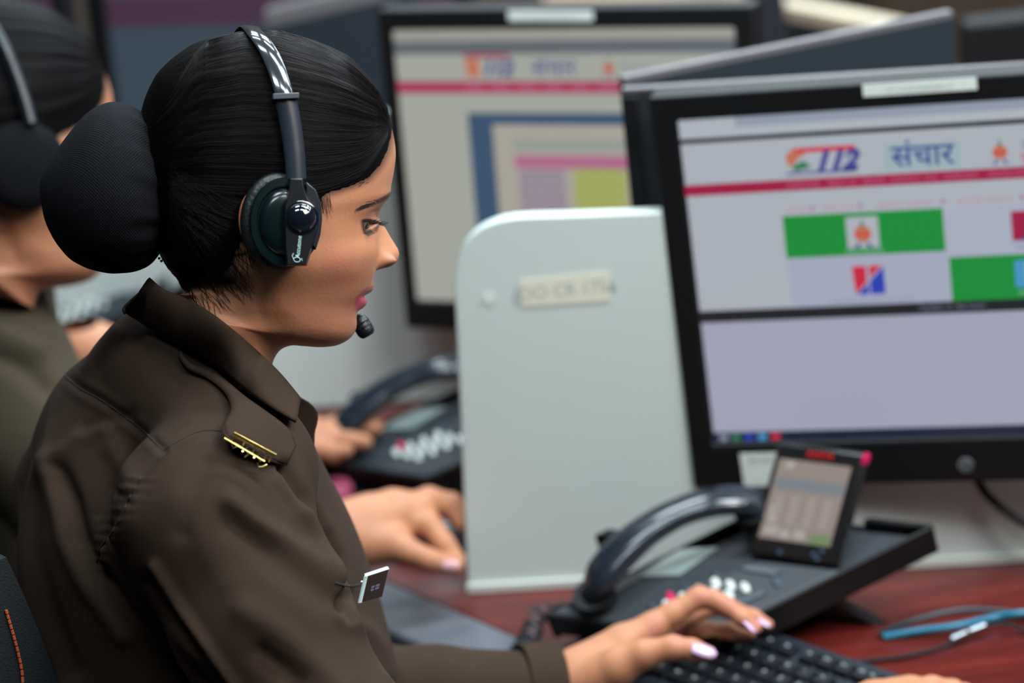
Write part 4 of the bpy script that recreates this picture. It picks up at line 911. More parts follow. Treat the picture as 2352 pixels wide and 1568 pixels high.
# ------------------------------------------------------------------ hands
def hand_mesh(spec, h=.0011, pad=.012):
    allp = np.array([p for ch, rs in spec for p in ch]); s = SDF(allp.min(0) - pad - .02, allp.max(0) + pad + .02, h)
    for ch, rs in spec: s.chain(ch, rs, .0045)
    return s.mesh()
D0 = 2.055
def Q(x, y, d_): return P(x, y, d_)
wr = Q(1255, 1580, 2.050); 
spec = [
 ([Q(1180, 1590, 2.045), wr, Q(1340, 1548, 2.055), Q(1420, 1506, 2.062)], [.0285, .0235, .0235, .0215]),                      # wrist, back of the hand
 ([Q(1330, 1545, 2.055), Q(1430, 1478, 2.062), Q(1500, 1440, 2.066)], [.0220, .0165, .0125]),                               # index metacarpal
 ([Q(1350, 1552, 2.085), Q(1445, 1490, 2.105), Q(1515, 1450, 2.110)], [.020, .0155, .0120]),
 ([Q(1350, 1560, 2.115), Q(1440, 1510, 2.135), Q(1500, 1480, 2.140)], [.018, .0145, .0110]),
 ([Q(1498, 1437, 2.066), Q(1545, 1408, 2.068), Q(1606, 1371, 2.070), Q(1642, 1378, 2.066), Q(1672, 1394, 2.062), Q(1706, 1420, 2.056), Q(1737, 1442, 2.052)], [.0118, .0098, .0092, .0082, .0078, .0070, .0050]),   # index
 ([Q(1515, 1448, 2.110), Q(1580, 1415, 2.112), Q(1640, 1388, 2.112), Q(1680, 1400, 2.106), Q(1730, 1418, 2.098), Q(1764, 1434, 2.092)], [.0115, .0095, .0088, .0080, .0070, .0048]),   # middle
 ([Q(1502, 1480, 2.140), Q(1570, 1450, 2.138), Q(1620, 1448, 2.132), Q(1680, 1450, 2.124), Q(1722, 1456, 2.118)], [.0105, .0088, .0082, .0072, .0050]),   # ring
 ([Q(1480, 1510, 2.160), Q(1545, 1482, 2.155), Q(1600, 1478, 2.148), Q(1650, 1480, 2.142)], [.0095, .0078, .0070, .0048]),   # little
 ([Q(1335, 1570, 2.045), Q(1420, 1530, 2.030), Q(1480, 1502, 2.020), Q(1545, 1487, 2.014), Q(1590, 1492, 2.010), Q(1628, 1500, 2.008)], [.0200, .0165, .0120, .0100, .0088, .0062]),   # thumb
]
HV, HF = hand_mesh(spec)
PALM = [([Q(1345, 1580, 2.06), Q(1420, 1556, 2.055)], [.019, .014])]
spR = [([P(1900, 1700, 1.93), P(2010, 1625, 1.955), P(2090, 1600, 1.965)], [.026, .022, .018]), ([P(2080, 1598, 1.965), P(2140, 1578, 1.970), P(2190, 1584, 1.972), P(2215, 1612, 1.972)], [.011, .0092, .0082, .006]),
       ([P(2060, 1610, 1.945), P(2110, 1592, 1.945), P(2160, 1598, 1.945), P(2185, 1622, 1.945)], [.011, .0090, .008, .006]), ([P(2070, 1600, 1.985), P(2150, 1586, 1.995), P(2215, 1592, 1.998), P(2245, 1618, 1.998)], [.010, .0085, .0078, .0058]), ([P(2070, 1606, 2.0), P(2140, 1598, 2.012), P(2195, 1606, 2.016)], [.009, .0078, .0055]),
       ([P(2000, 1625, 1.965), P(2060, 1600, 1.995), P(2110, 1612, 2.01)], [.014, .010, .007])]
RV, RF = hand_mesh(spR, .0016)
# inner body under the shirt keeps the figure whole
si = shirt_sdf(.016, .009, P(-60, 1900, 1.6) * 0 + s.lo, s.lo + s.n * s.h); si.cone(EL, P(1250, 1760, 1.86), .034, .028, .02); si.cone(P(1250, 1760, 1.86), P(1900, 1700, 1.93), .028, .026, .02); si.cone(SL_, ELL, .04, .034, .03); si.cone(ELL, wr, .034, .024, .02)
si.ell(P(300, 2300, 1.80), np.array([CR, CU, CF]), (.12, .14, .14), .04)
IV, IF = si.mesh()
BV_, BF_ = joinVF([(SK_V, SK_F), (HV, HF), (RV, RF), (IV, IF)])
me = raw(BV_, BF_); T = np.zeros((len(BV_), 4)); T[:len(SK_T)] = SK_T; T[:, :3] = np.where(T[:, 3:4] == 0, .4, T[:, :3])
# knuckle and fingertip warmth on the hands
hx, hy = projV(HV); k = np.zeros(len(HV))
for p in ((1606, 1371), (1672, 1390), (1500, 1440), (1563, 1470), (1740, 1442), (1765, 1434)): k = np.maximum(k, np.exp(-(np.hypot(hx - p[0], hy - p[1]) / 26) ** 2))
T[len(SK_V):len(SK_V) + len(HV)] = np.c_[np.tile((.50, .17, .12), (len(HV), 1)), k * .55]
set_tint(me, T); body = link('body', me, SKIN, woman, True)
# nails
NAIL = mat('nail_lilac', (.62, .40, .60), .18, coat=.6)
def nail(c, d_, up, L, W, nm='nail'):
    d_ = nrm(d_); up = nrm(up - d_ * (up @ d_)); sd_ = np.cross(d_, up); g = G(); V = []; nu, nv = 10, 9
    for i in range(nu):
        u = i / (nu - 1); w = W * (1 - .0 * u) * math.sqrt(max(0, 1 - max(0, (u - .62) / .40) ** 2)) * (.86 + .14 * min(1, u * 3))
        for j in range(nv):
            t = -1 + 2 * j / (nv - 1); V.append(c + d_ * L * u + sd_ * w * t + up * (-W * .42 * t * t - L * .10 * u * u))
    g.add(V, [(i * nv + j, i * nv + j + 1, (i + 1) * nv + j + 1, (i + 1) * nv + j) for i in range(nu - 1) for j in range(nv - 1)])
    o = g.build(nm, NAIL, woman, smooth=True); m_ = o.modifiers.new('s', 'SOLIDIFY'); m_.thickness = .0006; o['label'] = 'lilac painted nail'
tb, tt = Q(1590, 1483, 1.9995), Q(1648, 1497, 1.9985); nail(tb, tt - tb, nrm(CP - tb) + CU * .75, np.linalg.norm(tt - tb), .0062)
a1 = Q(1712, 1421, 2.0500); b1 = Q(1743, 1449, 2.0460); nail(a1, b1 - a1, nrm(CP - a1) * .35 + CU + CR * .3, .0145, .0042)
a1 = Q(1744, 1419, 2.0870); b1 = Q(1772, 1434, 2.0830); nail(a1, b1 - a1, nrm(CP - a1) * .35 + CU + CR * .3, .012, .0040)
# ear rim peeping out behind the cushion
g = G(); er = [HP(x, y, .078) for x, y in smoothpts([(600, 440), (580, 446), (567, 466), (561, 495), (562, 520), (569, 548), (580, 568), (596, 582)], 26)]
g.tube(er, [.0022 + .0016 * math.sin(math.pi * i / 25) for i in range(26)], 10); g.tube([p - HB * .006 + HA * .004 for p in er], .004, 10); eo = g.build('ear', SKIN, woman, smooth=True)
T = np.zeros((len(eo.data.vertices), 4)); T[:] = (.55, .14, .08, .7); set_tint(eo.data, T)
# cuff at the left wrist
g = G(); ax_ = nrm(P(1283, 1566, 2.05) - P(1000, 1590, 2.02)); cu_ = P(1250, 1573, 2.05); g.lathe(cu_, ax_, [(-.02, .0365), (.0, .0372), (.011, .0372), (.0125, .0355), (.011, .033), (-.01, .033)], 40); g.build('cuff', KH, shirt, smooth=True, ang=60)
# ------------------------------------------------------------------ headset
hs = empty('headset', HP(690, 500, .09), 'black call-centre headset with chrome-like band worn by the woman with the netted bun', 'headset', 'headsets')
band_px = [(566, 68, 0.), (590, 84, None), (612, 112, None), (632, 152, None), (645, 190, None), (654, 222, None), (664, 270, None), (672, 320, None), (677, 365, None), (680, 412, None)]
loc = []
for x, y, b in band_px:
    if b is None:
        h, n = hit(HRT, x, y); l = HL(h); b_ = l[1] + .006
    else: b_ = 0.
    loc.append((x, y, b_))
bs = np.array([l[2] for l in loc]); bs = np.maximum.accumulate(bs); bs[-3:] = np.maximum(bs[-3:], .088); bs[-5:] = np.linspace(bs[-5], .090, 5)
pts = np.array([HP(x, y, b) for (x, y, _), b in zip(loc, bs)]); ptl = HL(pts)
def strip(pl, w, t, off, name, m, parent, wend=None, half=None):
    pl = smoothpts(pl, 60); T = np.gradient(pl, axis=0); T /= np.linalg.norm(T, axis=1, keepdims=True)
    A_ = np.array([1., 0, 0]); g = G(); V = []
    for i, p in enumerate(pl):
        s_ = i / (len(pl) - 1); wi = (w if wend is None else w + (wend - w) * s_) / 2; side = nrm(A_ - T[i] * T[i][0]); out_ = nrm(np.cross(T[i], side)); out_ = out_ if out_ @ np.array([-.0, p[1], p[2] + .02]) > 0 else -out_
        for u, v in ((-1, 0), (-.8, 1), (0, 1.25), (.8, 1), (1, 0), (.8, -.6), (0, -.6), (-.8, -.6)): V.append(HW((p + side * wi * u + out_ * (off + t * v))[None])[0])
    k = len(pl); Fc = [(i * 8 + j, i * 8 + (j + 1) % 8, (i + 1) * 8 + (j + 1) % 8, (i + 1) * 8 + j) for i in range(k - 1) for j in range(8)] + [tuple(range(7, -1, -1)), tuple((k - 1) * 8 + j for j in range(8))]
    g.add(V, Fc); return g.build(name, m, parent, smooth=True, ang=55)
BAND = mat('band_metal', (.035, .04, .05), .14, metal=.35, coat=.8, spec=.8)
SLD = mat('slider_plastic', (.012, .017, .028), .33, spec=.5)
TEALP = mat('cup_plastic', (.0015, .0075, .0085), .22, spec=.6)
up_ = ptl[:7]; mirr = up_[::-1][:-1] * [1, -1, 1]
strip(np.concatenate([mirr, up_]), .0125, .0011, .001, 'headband', BAND, hs)
strip(ptl[5:], .0150, .0016, .0016, 'slider_arm', SLD, hs, wend=.0135); strip((ptl[5:] * [1, -1, 1]), .0150, .0016, .0016, 'slider_arm', SLD, hs, wend=.0135)
p5 = ptl[5]; g = G(); g.box(HP(656, 221, bs[5] + .004), HA * .0088 + HC * .0006, HB * .0026, HC * .0020); g.build('slider_stop', mat('slider_grey', (.05, .06, .075), .4), hs, bevel=.0006)
def cup(sgn):
    R_ = lambda x, y, b: (lambda l: HW((l * [1, sgn, 1])[None])[0])(HL(HP(x, y, b)))
    ax = HB * sgn; c = R_(641, 509, .083)
    g = G(); el = [(-.012, .022), (-.012, .0325), (-.008, .0350), (.000, .0355), (.0035, .0335), (.0045, .029), (.003, .022)]
    th_ = np.linspace(0, 2 * math.pi, 60, endpoint=False)
    g.lathe(c, ax, el, 64, u=HC, su=.93, sv=.73); cu = g.build('ear_cushion', mat('leatherette', (.004, .006, .007), .42, bump=.35, bscale=260), hs, smooth=True, ang=60)
    c2 = R_(654, 511, .0875)
    g = G(); g.lathe(c2, ax, [(.0, .0285), (.003, .0300), (.0045, .0290), (.0048, .0245), (.0030, .0232), (.0030, .0222), (.0056, .0212), (.0078, .0170), (.0085, .0100), (.0087, .0001)], 64, u=HC, su=1.0, sv=.80); g.build('ear_cup', TEALP, hs, smooth=True, ang=50)
    # bracket with cut lower corner
    o_ = [(665, 408), (697, 408), (700, 432), (708, 452), (726, 468), (733, 492), (732, 520), (724, 548), (715, 580), (705, 611), (656, 612), (652, 560), (651, 470), (662, 440)]
    bb_ = .0955
    P3 = [R_(x, y, bb_) for x, y in o_]; P2 = [R_(x, y, bb_ + .0062) for x, y in [(667, 410), (695, 410), (698, 434), (706, 455), (721, 471), (727, 493), (726, 519), (719, 546), (710, 578), (701, 607), (660, 608), (656, 558), (655, 472), (664, 442)]]
    n_ = len(P3); g = G(); g.add(P3 + P2, [tuple(range(n_ - 1, -1, -1)) if sgn > 0 else tuple(range(n_)), tuple(range(n_, 2 * n_))] + [(i, (i + 1) % n_, (i + 1) % n_ + n_, i + n_) for i in range(n_)])
    br = g.build('cup_bracket', mat('bracket', (.006, .007, .009), .3), hs, bevel=.0006)
    # grey plate behind the bracket on the front side
    o2_ = [(700, 418), (722, 436), (734, 466), (737, 505), (733, 540), (722, 575), (712, 560), (705, 500), (700, 450)]
    g = G(); g.prism([R_(x, y, .090) for x, y in o2_], ax * .0062); g.build('cup_fin', mat('fin', (.007, .010, .016), .35), hs, bevel=.0008)
    cb = R_(692, 500, bb_ + .0055); RB = .0098
    g = G(); g.lathe(cb, ax, [(0, .0112), (.0012, .0112), (.0016, .0102)] + [(.0012 + RB * .62 * math.sin(t), RB * math.cos(t)) for t in np.linspace(.05, 1.52, 16)], 48); g.build('pivot_ball', mat('ball', (.004, .006, .012), .06, coat=1, spec=.8), br, smooth=True, ang=50)
    return br, bb_
br, bb_ = cup(1); cup(-1)
o_ = HP(688, 567, bb_ + .0066); ex = nrm(HP(687, 545, bb_) - HP(683, 585, bb_)); ey = nrm(np.cross(HB, ex))
INK = mat('print_ink', (.42, .62, .64), .5)
text_mesh('Accutone', .0041, HP(686, 567, bb_ + .0066), ex, ey, INK, 'writing', br, .00012, sx=.92, bold=.00006, shear=.15)
g = G(); lc = HP(682, 596, bb_ + .0066); r1 = [lc + ex * (.0016 * math.cos(t)) + ey * (.0022 * math.sin(t)) for t in np.linspace(0, 2 * math.pi, 20)]
g.tube(r1, .00026, 6); g.tube([lc + ey * .0022, lc + ey * .0034 + ex * .0022, lc + ey * .0026 + ex * .0040], .00026, 6); g.tube([lc - ey * .0021, lc - ey * .0032 + ex * .0012, lc - ey * .0036 - ex * .0004], .00026, 6); g.build('logo_mark', INK, br)
# microphone boom on her far side, tip in front of the chin
tip = HL(HP(832, 747, -.012)); bpts = [HL(HP(660, 560, .09)) * [1, -1, 1] + [0, -.006, 0], HL(HP(700, 640, 0)) * [1, 0, 1] + [0, -.096, 0], HL(HP(760, 705, 0)) * [1, 0, 1] + [0, -.082, 0], HL(HP(800, 738, 0)) * [1, 0, 1] + [0, -.050, 0], tip + [-.003, -.010, -.001]]
bp_ = smoothpts(bpts, 40); g = G(); g.tube(list(HW(bp_)), .0016, 10); g.build('microphone_boom', BLACK, hs, smooth=True)
MIC = mat('microphone', (.006, .009, .013), .35, bump=.3, bscale=500)
t3 = HW(np.array([tip]))[0]; axm = nrm(HA * .50 - HC * .86 + HB * .1)
g = G(); g.lathe(t3 - axm * .0088, axm, [(0, .0001), (.0008, .0036), (.0024, .0054), (.0060, .0063), (.0125, .0066), (.0158, .0060), (.0174, .0044), (.0178, .0001)], 28, u=HB, su=.9, sv=1.0)
for k in range(3): g.tube([t3 + axm * (-.002 + .0035 * k) + (nrm(np.cross(axm, HB)) * math.cos(t) + HB * math.sin(t)) * .0061 for t in np.linspace(0, 2 * math.pi, 26)], .0006, 5)
g.build('microphone', MIC, hs, smooth=True, ang=50)
# ------------------------------------------------------------------ desk phone
def make_phone(label):
    FL, FR = PZ(1255, 1409, DESK + .040), PZ(1633, 1459, DESK + .040)
    fr = nrm(FR - FL); BRp = PZ(2138, 1207, DESK + .100)
    dp = BRp - FR; BR = FR + dp; BL = FL + dp; n = nrm(np.cross(fr, dp)); n = n if n[2] > 0 else -n; du = nrm(dp); W = np.linalg.norm(FR - FL); Ld = np.linalg.norm(dp)
    S = lambda u, v, k=0.: FL + fr * (W * u) + du * (Ld * v) + n * k
    U_ = lambda x, y, k=0.: PN(x, y, FL + n * k, n)
    ph = empty('desk_phone', np.array([*((FL + BR) / 2)[:2], DESK]), label, 'telephone', 'black desk phones')
    g = G()
    g.prism([S(0, 0), S(1, 0), S(1, .60), S(0, .60)], -n * .022); g.prism([S(.04, .60, -.010), S(.96, .60, -.010), S(.96, .97, -.010), S(.04, .97, -.010)], -n * .014)
    g.build('base', CHAR, ph, bevel=.003)
    g = G(); g.prism([S(.985, .0, -.001), S(1.02, .0, -.001), S(1.02, 1.0, .0), S(.985, 1.0, .0)], -n * .034); g.build('side_wall', BLACK, ph, bevel=.003)
    g = G(); g.prism([S(-.02, .0, -.001), S(.012, .0, -.001), S(.012, 1.0, .0), S(-.02, 1.0, .0)], -n * .034); g.build('side_wall', BLACK, ph, bevel=.003)
    g = G(); g.prism([S(0, -.012, -.001), S(1, -.012, -.001), S(1, .01, -.001), S(0, .01, -.001)], -n * .026); g.build('front_lip', BLACK, ph, bevel=.003)
    g = G(); g.prism([S(.01, .985, -.012), S(.66, .985, -.012), S(.66, .985, -.030), S(.01, .985, -.030)], du * .008); g.prism([S(.62, .985, .0), S(.99, .985, .0), S(.99, .985, -.030), S(.62, .985, -.030)], du * .008); g.build('rear_wall', BLACK, ph, bevel=.002)
    # stand: sloping plate under the base that folds down to the desk
    g = G(); a0, a1 = S(.86, .12, -.036), S(.86, .62, -.037); z0 = lambda p: np.array([p[0], p[1], DESK + .001]); f2_ = z0(a1 + du * .055)
    prof = [z0(S(.86, .02)) + Z * .0, a1 + Z * .0, f2_]; prof_in = [z0(S(.86, .10)) + Z * .004, a1 - Z * .008, f2_ - du * .012]
    V = [q + fr * k for k in (0, -W * .72) for q in prof + prof_in]
    m_ = 6; g.add(V, [(0, 1, 4, 3), (1, 2, 5, 4), (m_ + 1, m_ + 0, m_ + 3, m_ + 4), (m_ + 2, m_ + 1, m_ + 4, m_ + 5), (0, m_, m_ + 1, 1), (1, m_ + 1, m_ + 2, 2), (3, 4, m_ + 4, m_ + 3), (4, 5, m_ + 5, m_ + 4), (2, m_ + 2, m_ + 5, 5), (0, 3, m_ + 3, m_)])
    g.build('stand', CHAR, ph, bevel=.0012)
    # keypad
    KEY = mat('key_white', (.70, .76, .72), .4); KD = mat('key_dark', (.03, .05, .07), .35); RED = mat('message_lamp', (.65, .01, .10), .3)
    c0 = U_(1712, 1351); cu = U_(1680, 1346) - c0; cv = U_(1607, 1358) - U_(1644, 1341)
    cu = U_(1678, 1345.5) - c0
    for r in range(4):
        for c in range(3):
            p = c0 + cu * c + cv * r; g = G(); g.lathe(p + n * .0002, n, [(0, .0060), (.0016, .0060), (.0024, .0050), (.0026, .0001)], 24, u=nrm(cv), su=.62, sv=1.1); k_ = g.build('key', KEY, ph, smooth=True, ang=50); k_['label'] = 'white oval number key'
            s_ = '3219 6548 7'[0:0] or [['3', '2', '1'], ['6', '5', '4'], ['9', '8', '7'], ['#', '0', '*']][r][c]
            text_mesh(s_, .0055, p + n * .0030, -cu, -cv, CHAR, 'digit', k_, .0001)
    for (x, y, m_, a_) in ((1541, 1372, RED, .0055), (1496, 1392, KD, .0042), (1574, 1351, KD, .005), (1643, 1318, KD, .005), (1783, 1336, KD, .006)):
        p = U_(x, y); g = G(); g.lathe(p + n * .0002, n, [(0, a_), (.0014, a_), (.002, a_ * .8), (.002, .0001)], 20, u=nrm(cv), su=.6, sv=1.2); o = g.build('button', m_, ph, smooth=True, ang=50)
        if m_ is RED: o['label'] = 'red button'
    g = G(); p = U_(1748, 1312); g.box(p + n * .001, nrm(cu) * .017, nrm(cv) * .004, n * .001); g.build('rocker_key', KD, ph, bevel=.0006)
    g = G(); p = U_(1728, 1374); g.box(p + n * .001, nrm(cv) * .012, nrm(cu) * .003, n * .001); g.build('rocker_key', KD, ph, bevel=.0006)
    # paper directory window beside the handset
    q = [U_(1470, 1325, .001), U_(1560, 1262, .001), U_(1650, 1258, .001), U_(1562, 1322, .001)]
    g = G(); g.prism(q, n * .0012); o = g.build('index_card', mat('card', (.22, .28, .27), .3, coat=.4), ph); o['label'] = 'grey green index card window'
    # touch display standing up from the base
    bl, br_ = U_(1716, 1272), U_(1922, 1302); rt = br_ - bl; w_ = np.linalg.norm(rt); ru = rt / w_
    dbl, dbr = (bl - CP) @ CF, (br_ - CP) @ CF; tl_ = P(1787, 1014, dbl + .002); upv = tl_ - bl; h_ = np.linalg.norm(upv); uu = upv / h_; nn = nrm(np.cross(ru, uu)); nn = nn if nn @ (CP - bl) > 0 else -nn
    D_ = lambda u, v, k=0.: bl + ru * (w_ * u) + uu * (h_ * v) + nn * k
    g = G(); g.prism([D_(0, 0), D_(1, 0), D_(1, 1), D_(0, 1)], -nn * .013); fr_ = g.build('display_housing', mat('display_bezel', (.010, .010, .011), .25, coat=.2), ph, bevel=.004)
    g = G(); mats = [BLACK]; 
    def rc(u0, v0, u1, v1, m, k):
        if m not in mats: mats.append(m)
        g.m = mats.index(m); g.face([D_(u0, v0, k), D_(u1, v0, k), D_(u1, v1, k), D_(u0, v1, k)])
    kk = .9
    rc(.07, .16, .87, .86, glow('phone_tan', (146, 132, 124), kk), .0004); rc(.09, .60, .86, .70, glow('phone_blue', (118, 126, 134), kk), .0006); rc(.62, .165, .86, .245, glow('phone_green', (108, 132, 86), kk), .0006)
    for i, (u, v, s_) in enumerate(((.12, .20, .15), (.30, .18, .10), (.45, .19, .12), (.13, .30, .07), (.16, .78, .10), (.12, .38, .05))): rc(u, v, u + s_, v + .07, glow('phone_pale', (168, 164, 158), kk), .0008)
    for i in range(4): rc(.14 + i * .18, .29, .24 + i * .18, .56, glow('phone_tan2', (156, 144, 136), kk), .0006)
    g.build('display', mats, fr_)
    text_mesh('AVAYA', .0080, D_(.50, .925, .0008), ru, uu, mat('red_ink', (.6, .01, .01), .4, emit=0), 'writing', fr_, .0002, bold=.0001)
    g = G(); g.lathe(D_(.982, .945, -.006), nn, [(0, .0030), (.006, .0029), (.0066, .0015)], 20, u=uu, su=1.9, sv=.9); o = g.build('message_light', mat('ruby', (.55, .005, .08), .3, emit=.06), fr_, smooth=True); o['label'] = 'red light at the upper corner of the display'
    ICON = glow('icon_blue', (60, 90, 120), .6)
    for u, v in ((.35, .06), (.80, .12), (.77, .05), (.72, .08)): g = G(); g.lathe(D_(u, v, .0002), nn, [(0, .0022), (.0004, .0022)], 12); g.build('icon', ICON, fr_)
    g = G(); pv = D_(.5, .45, -.013); g.prism([D_(.3, .05, -.013), D_(.7, .05, -.013), D_(.7, .45, -.013), D_(.3, .45, -.013)], du * .03 - n * .0); g.build('display_hinge', BLACK, ph, bevel=.003)
    # handset
    hp = [(1345, 1372, .012, .020), (1375, 1330, .026, .022), (1420, 1275, .034, .0195), (1490, 1215, .040, .0165), (1570, 1172, .042, .0155), (1650, 1150, .040, .0165), (1715, 1150, .030, .020), (1760, 1172, .018, .021)]
    cen = smoothpts([U_(x, y, k) for x, y, k, r in hp], 48); rr = np.interp(np.linspace(0, 7, 48), range(8), [r for *_, r in hp])
    wdt = rr * 1.0; T = np.gradient(cen, axis=0); T /= np.linalg.norm(T, axis=1, keepdims=True); g = G(); V = []; m_ = 20
    for i in range(48):
        sd_ = nrm(np.cross(T[i], n)); up = nrm(np.cross(sd_, T[i])); e = math.sin(math.pi * (i + .9) / 49) ** .32
        for j in range(m_):
            a = 2 * math.pi * j / m_; V.append(cen[i] + (sd_ * math.copysign(abs(math.cos(a)) ** .8, math.cos(a)) * rr[i] * 1.05 + up * math.copysign(abs(math.sin(a)) ** .85, math.sin(a)) * rr[i] * .58) * e)
    g.add(V, [(i * m_ + j, i * m_ + (j + 1) % m_, (i + 1) * m_ + (j + 1) % m_, (i + 1) * m_ + j) for i in range(47) for j in range(m_)] + [tuple(range(m_ - 1, -1, -1)), tuple(47 * m_ + j for j in range(m_))])
    hset = g.build('handset', mat('handset_black', (.012, .017, .026), .2, coat=.35), ph, smooth=True, ang=70)
    for i, k in ((3, .016), (43, .016)):
        g = G(); g.lathe(cen[i] - n * .006, -n, [(0, rr[i] * .95), (k, rr[i] * .9), (k + .003, rr[i] * .7), (k + .003, .0001)], 32); g.build('ear_piece' if i > 9 else 'mouth_piece', BLACK, hset, smooth=True, ang=50)
    g = G(); p = U_(1408, 1242, .010); g.box(p, du * .008, fr * .010, n * .012); g.build('cradle_hook', BLACK, ph, bevel=.003)
    # coiled cord
    s0 = U_(1318, 1388, .006); path = [s0, PZ(1280, 1392, DESK + .035), PZ(1235, 1412, DESK + .026), PZ(1225, 1440, DESK + .018), PZ(1208, 1480, DESK + .014), PZ(1170, 1530, DESK + .012), PZ(1140, 1600, DESK + .0)]
    pc = smoothpts(path, 420); cum = np.r_[0, np.cumsum(np.linalg.norm(np.diff(pc, axis=0), axis=1))]; T = np.gradient(pc, axis=0); T /= np.linalg.norm(T, axis=1, keepdims=True); hel = []
    for i in range(420):
        k = float(sstep(np.array(cum[i]), .035, .06)); sd_ = nrm(np.cross(T[i], Z)); up = np.cross(sd_, T[i]); a = 2 * math.pi * max(0, cum[i] - .035) / .0105
        hel.append(pc[i] + (sd_ * math.cos(a) + up * math.sin(a)) * .0085 * k)
    g = G(); g.tube(hel, .0018, 7); g.build('coiled_cord', mat('cord', (.028, .036, .05), .4), ph, smooth=True)
    return ph, S, U_
phone, PS, PU = make_phone('black desk phone with a lit tan display, on the desk beside the typing hand')
def copy_tree(o, parent=None):
    c = o.copy(); COL.objects.link(c)
    if parent is not None: c.parent = parent
    for ch in [x for x in bpy.data.objects if x.parent == o and x.name != c.name]: copy_tree(ch, c)
    return c
p2 = copy_tree(phone); p2['label'] = 'blurred black desk phone under the pink fingers of the second operator'
sh = PZ(700, 1100, DESK) - PZ(1255, 1440, DESK); p2.location = phone.location + Vector(sh); p2.rotation_euler = (0, 0, -.10)
# ------------------------------------------------------------------ keyboard
ku = nrm(PZ(2047, 1552, DESK + .02) - PZ(1847, 1484, DESK + .02)); kv = nrm(np.cross(Z, ku)); kv = kv if kv[0] < 0 else -kv      # towards the user
kc = PZ(1905, 1492, DESK + .02)                                     # on the back edge
KT = .024; tlt = nrm(kv - Z * .09); kn = nrm(np.cross(ku, tlt)); kn = kn if kn[2] > 0 else -kn
KL, KR = -.215, .235
Kp = lambda a, b, k=0.: kc + ku * a + tlt * b + kn * k
kb = empty('keyboard', np.array([*Kp(0, .07)[:2], DESK]), 'black computer keyboard under the typing hands at the lower right', 'keyboard')
g = G(); g.prism([Kp(KL, 0), Kp(KR, 0), Kp(KR, .150), Kp(KL, .150)], -kn * .010, [Kp(KL, .0, -.004), Kp(KR, 0, -.004), Kp(KR, .150, -.0), Kp(KL, .150, -.0)]); g.build('case', mat('keyboard_case', (.016, .023, .034), .45), kb, bevel=.002)
KC = mat('keycap', (.009, .011, .016), .4); LEG = mat('key_legend', (.55, .58, .6), .5)
rowsd = [(.022, [(-.200 + i * .0192 + (0 if i == 0 else .012 + .006 * ((i - 1) // 4)), 1) for i in range(13)] + [(.066 + .019 * k, 1) for k in range(3)] + [(.132 + .019 * k, 1) for k in range(4)])]
for r in range(4): rowsd.append((.046 + r * .0190, [(-.200 + i * .0192 + (.0, .008, .012, .018)[r], 1) for i in range(13)] + [(.066 + .019 * k, 1) for k in range(3)] + [(.132 + .019 * k, 1) for k in range(4)]))
lg = 'F'; cnt = 0; cand = []
for ri, (b_, ks) in enumerate(rowsd):
    for ki, (a_, w_) in enumerate(ks): 
        x, y, _ = proj(Kp(a_, b_)); cand.append((0 if -50 < x < 2420 and y < 1600 else 1, abs(y - 1568), ri, ki, a_, b_))
cand.sort(); 
chars = ['`1234567890-=', 'QWERTYUIOP[]', "ASDFGHJKL;'", 'ZXCVBNM,./']
keymeshes = G()
for _, _, ri, ki, a_, b_ in cand[:90]:
    g = G(); hw = .0086; t_ = .0066; o4 = [Kp(a_ - hw, b_ - hw, .0004), Kp(a_ + hw, b_ - hw, .0004), Kp(a_ + hw, b_ + hw, .0004), Kp(a_ - hw, b_ + hw, .0004)]; i4 = [Kp(a_ - t_, b_ - t_, .0062), Kp(a_ + t_, b_ - t_, .0062), Kp(a_ + t_, b_ + t_, .0062), Kp(a_ - t_, b_ + t_, .0062)]
    g.add(o4 + i4, [(0, 1, 2, 3), (7, 6, 5, 4)] + [(i, (i + 1) % 4, (i + 1) % 4 + 4, i + 4) for i in range(4)]); g.m = 1
    s_ = ('F%d' % ki if ri == 0 and 0 < ki < 13 else 'Esc' if ri == 0 and ki == 0 else chars[ri - 1][ki] if ri and ki < len(chars[ri - 1]) else ['Ins', 'Hm', 'PU', '7', '8', '9', '-'][ki - 13] if ki >= 13 else 'Ent')
    me = text_mesh(s_, .0058 if len(s_) == 1 else .0042, Kp(a_ - .002, b_ - .002, .0064), ku, -tlt, None, None, None, .00008); g.add(list(mesh_np(me)), [tuple(p.vertices) for p in me.polygons])
    g.build('key', [KC, LEG], kb, bevel=.0006 if False else 0)
# ------------------------------------------------------------------ cables
def cable(pts, r, m, label, name='cable'):
    q = smoothpts(pts, 60); g = G(); g.tube(list(q), r, 10); return meta(g.build(name, m, smooth=True), label, 'cable')
hz = DESK + .004
cable([PZ(2020, 1455, hz), PZ(2100, 1425, hz + .012), PZ(2200, 1402, hz + .015), PZ(2290, 1402, hz + .008), PZ(2360, 1412, hz), PZ(2440, 1425, hz)], .0030, mat('cable_grey', (.03, .035, .045), .45), 'dark grey cable arching over the blue one beside the desk phone stand')
cable([PZ(2030, 1462, hz), PZ(2110, 1448, hz + .004), PZ(2200, 1436, hz + .006), PZ(2290, 1416, hz + .004), PZ(2340, 1408, hz + .008), PZ(2440, 1400, hz)], .0033, mat('cable_blue', (.01, .16, .27), .35), 'blue network cable on the desk beside the phone stand')
blk = cable([PZ(1960, 1520, hz), PZ(2080, 1506, hz), PZ(2170, 1482, hz + .002), PZ(2240, 1448, hz + .006), PZ(2300, 1432, hz + .008), PZ(2350, 1448, hz + .002), PZ(2430, 1480, hz)], .0019, BLACK, 'thin black cable with a silver joint on the desk')
q = smoothpts([PZ(2185, 1468, hz + .003), PZ(2222, 1452, hz + .005), PZ(2262, 1436, hz + .0075)], 12)
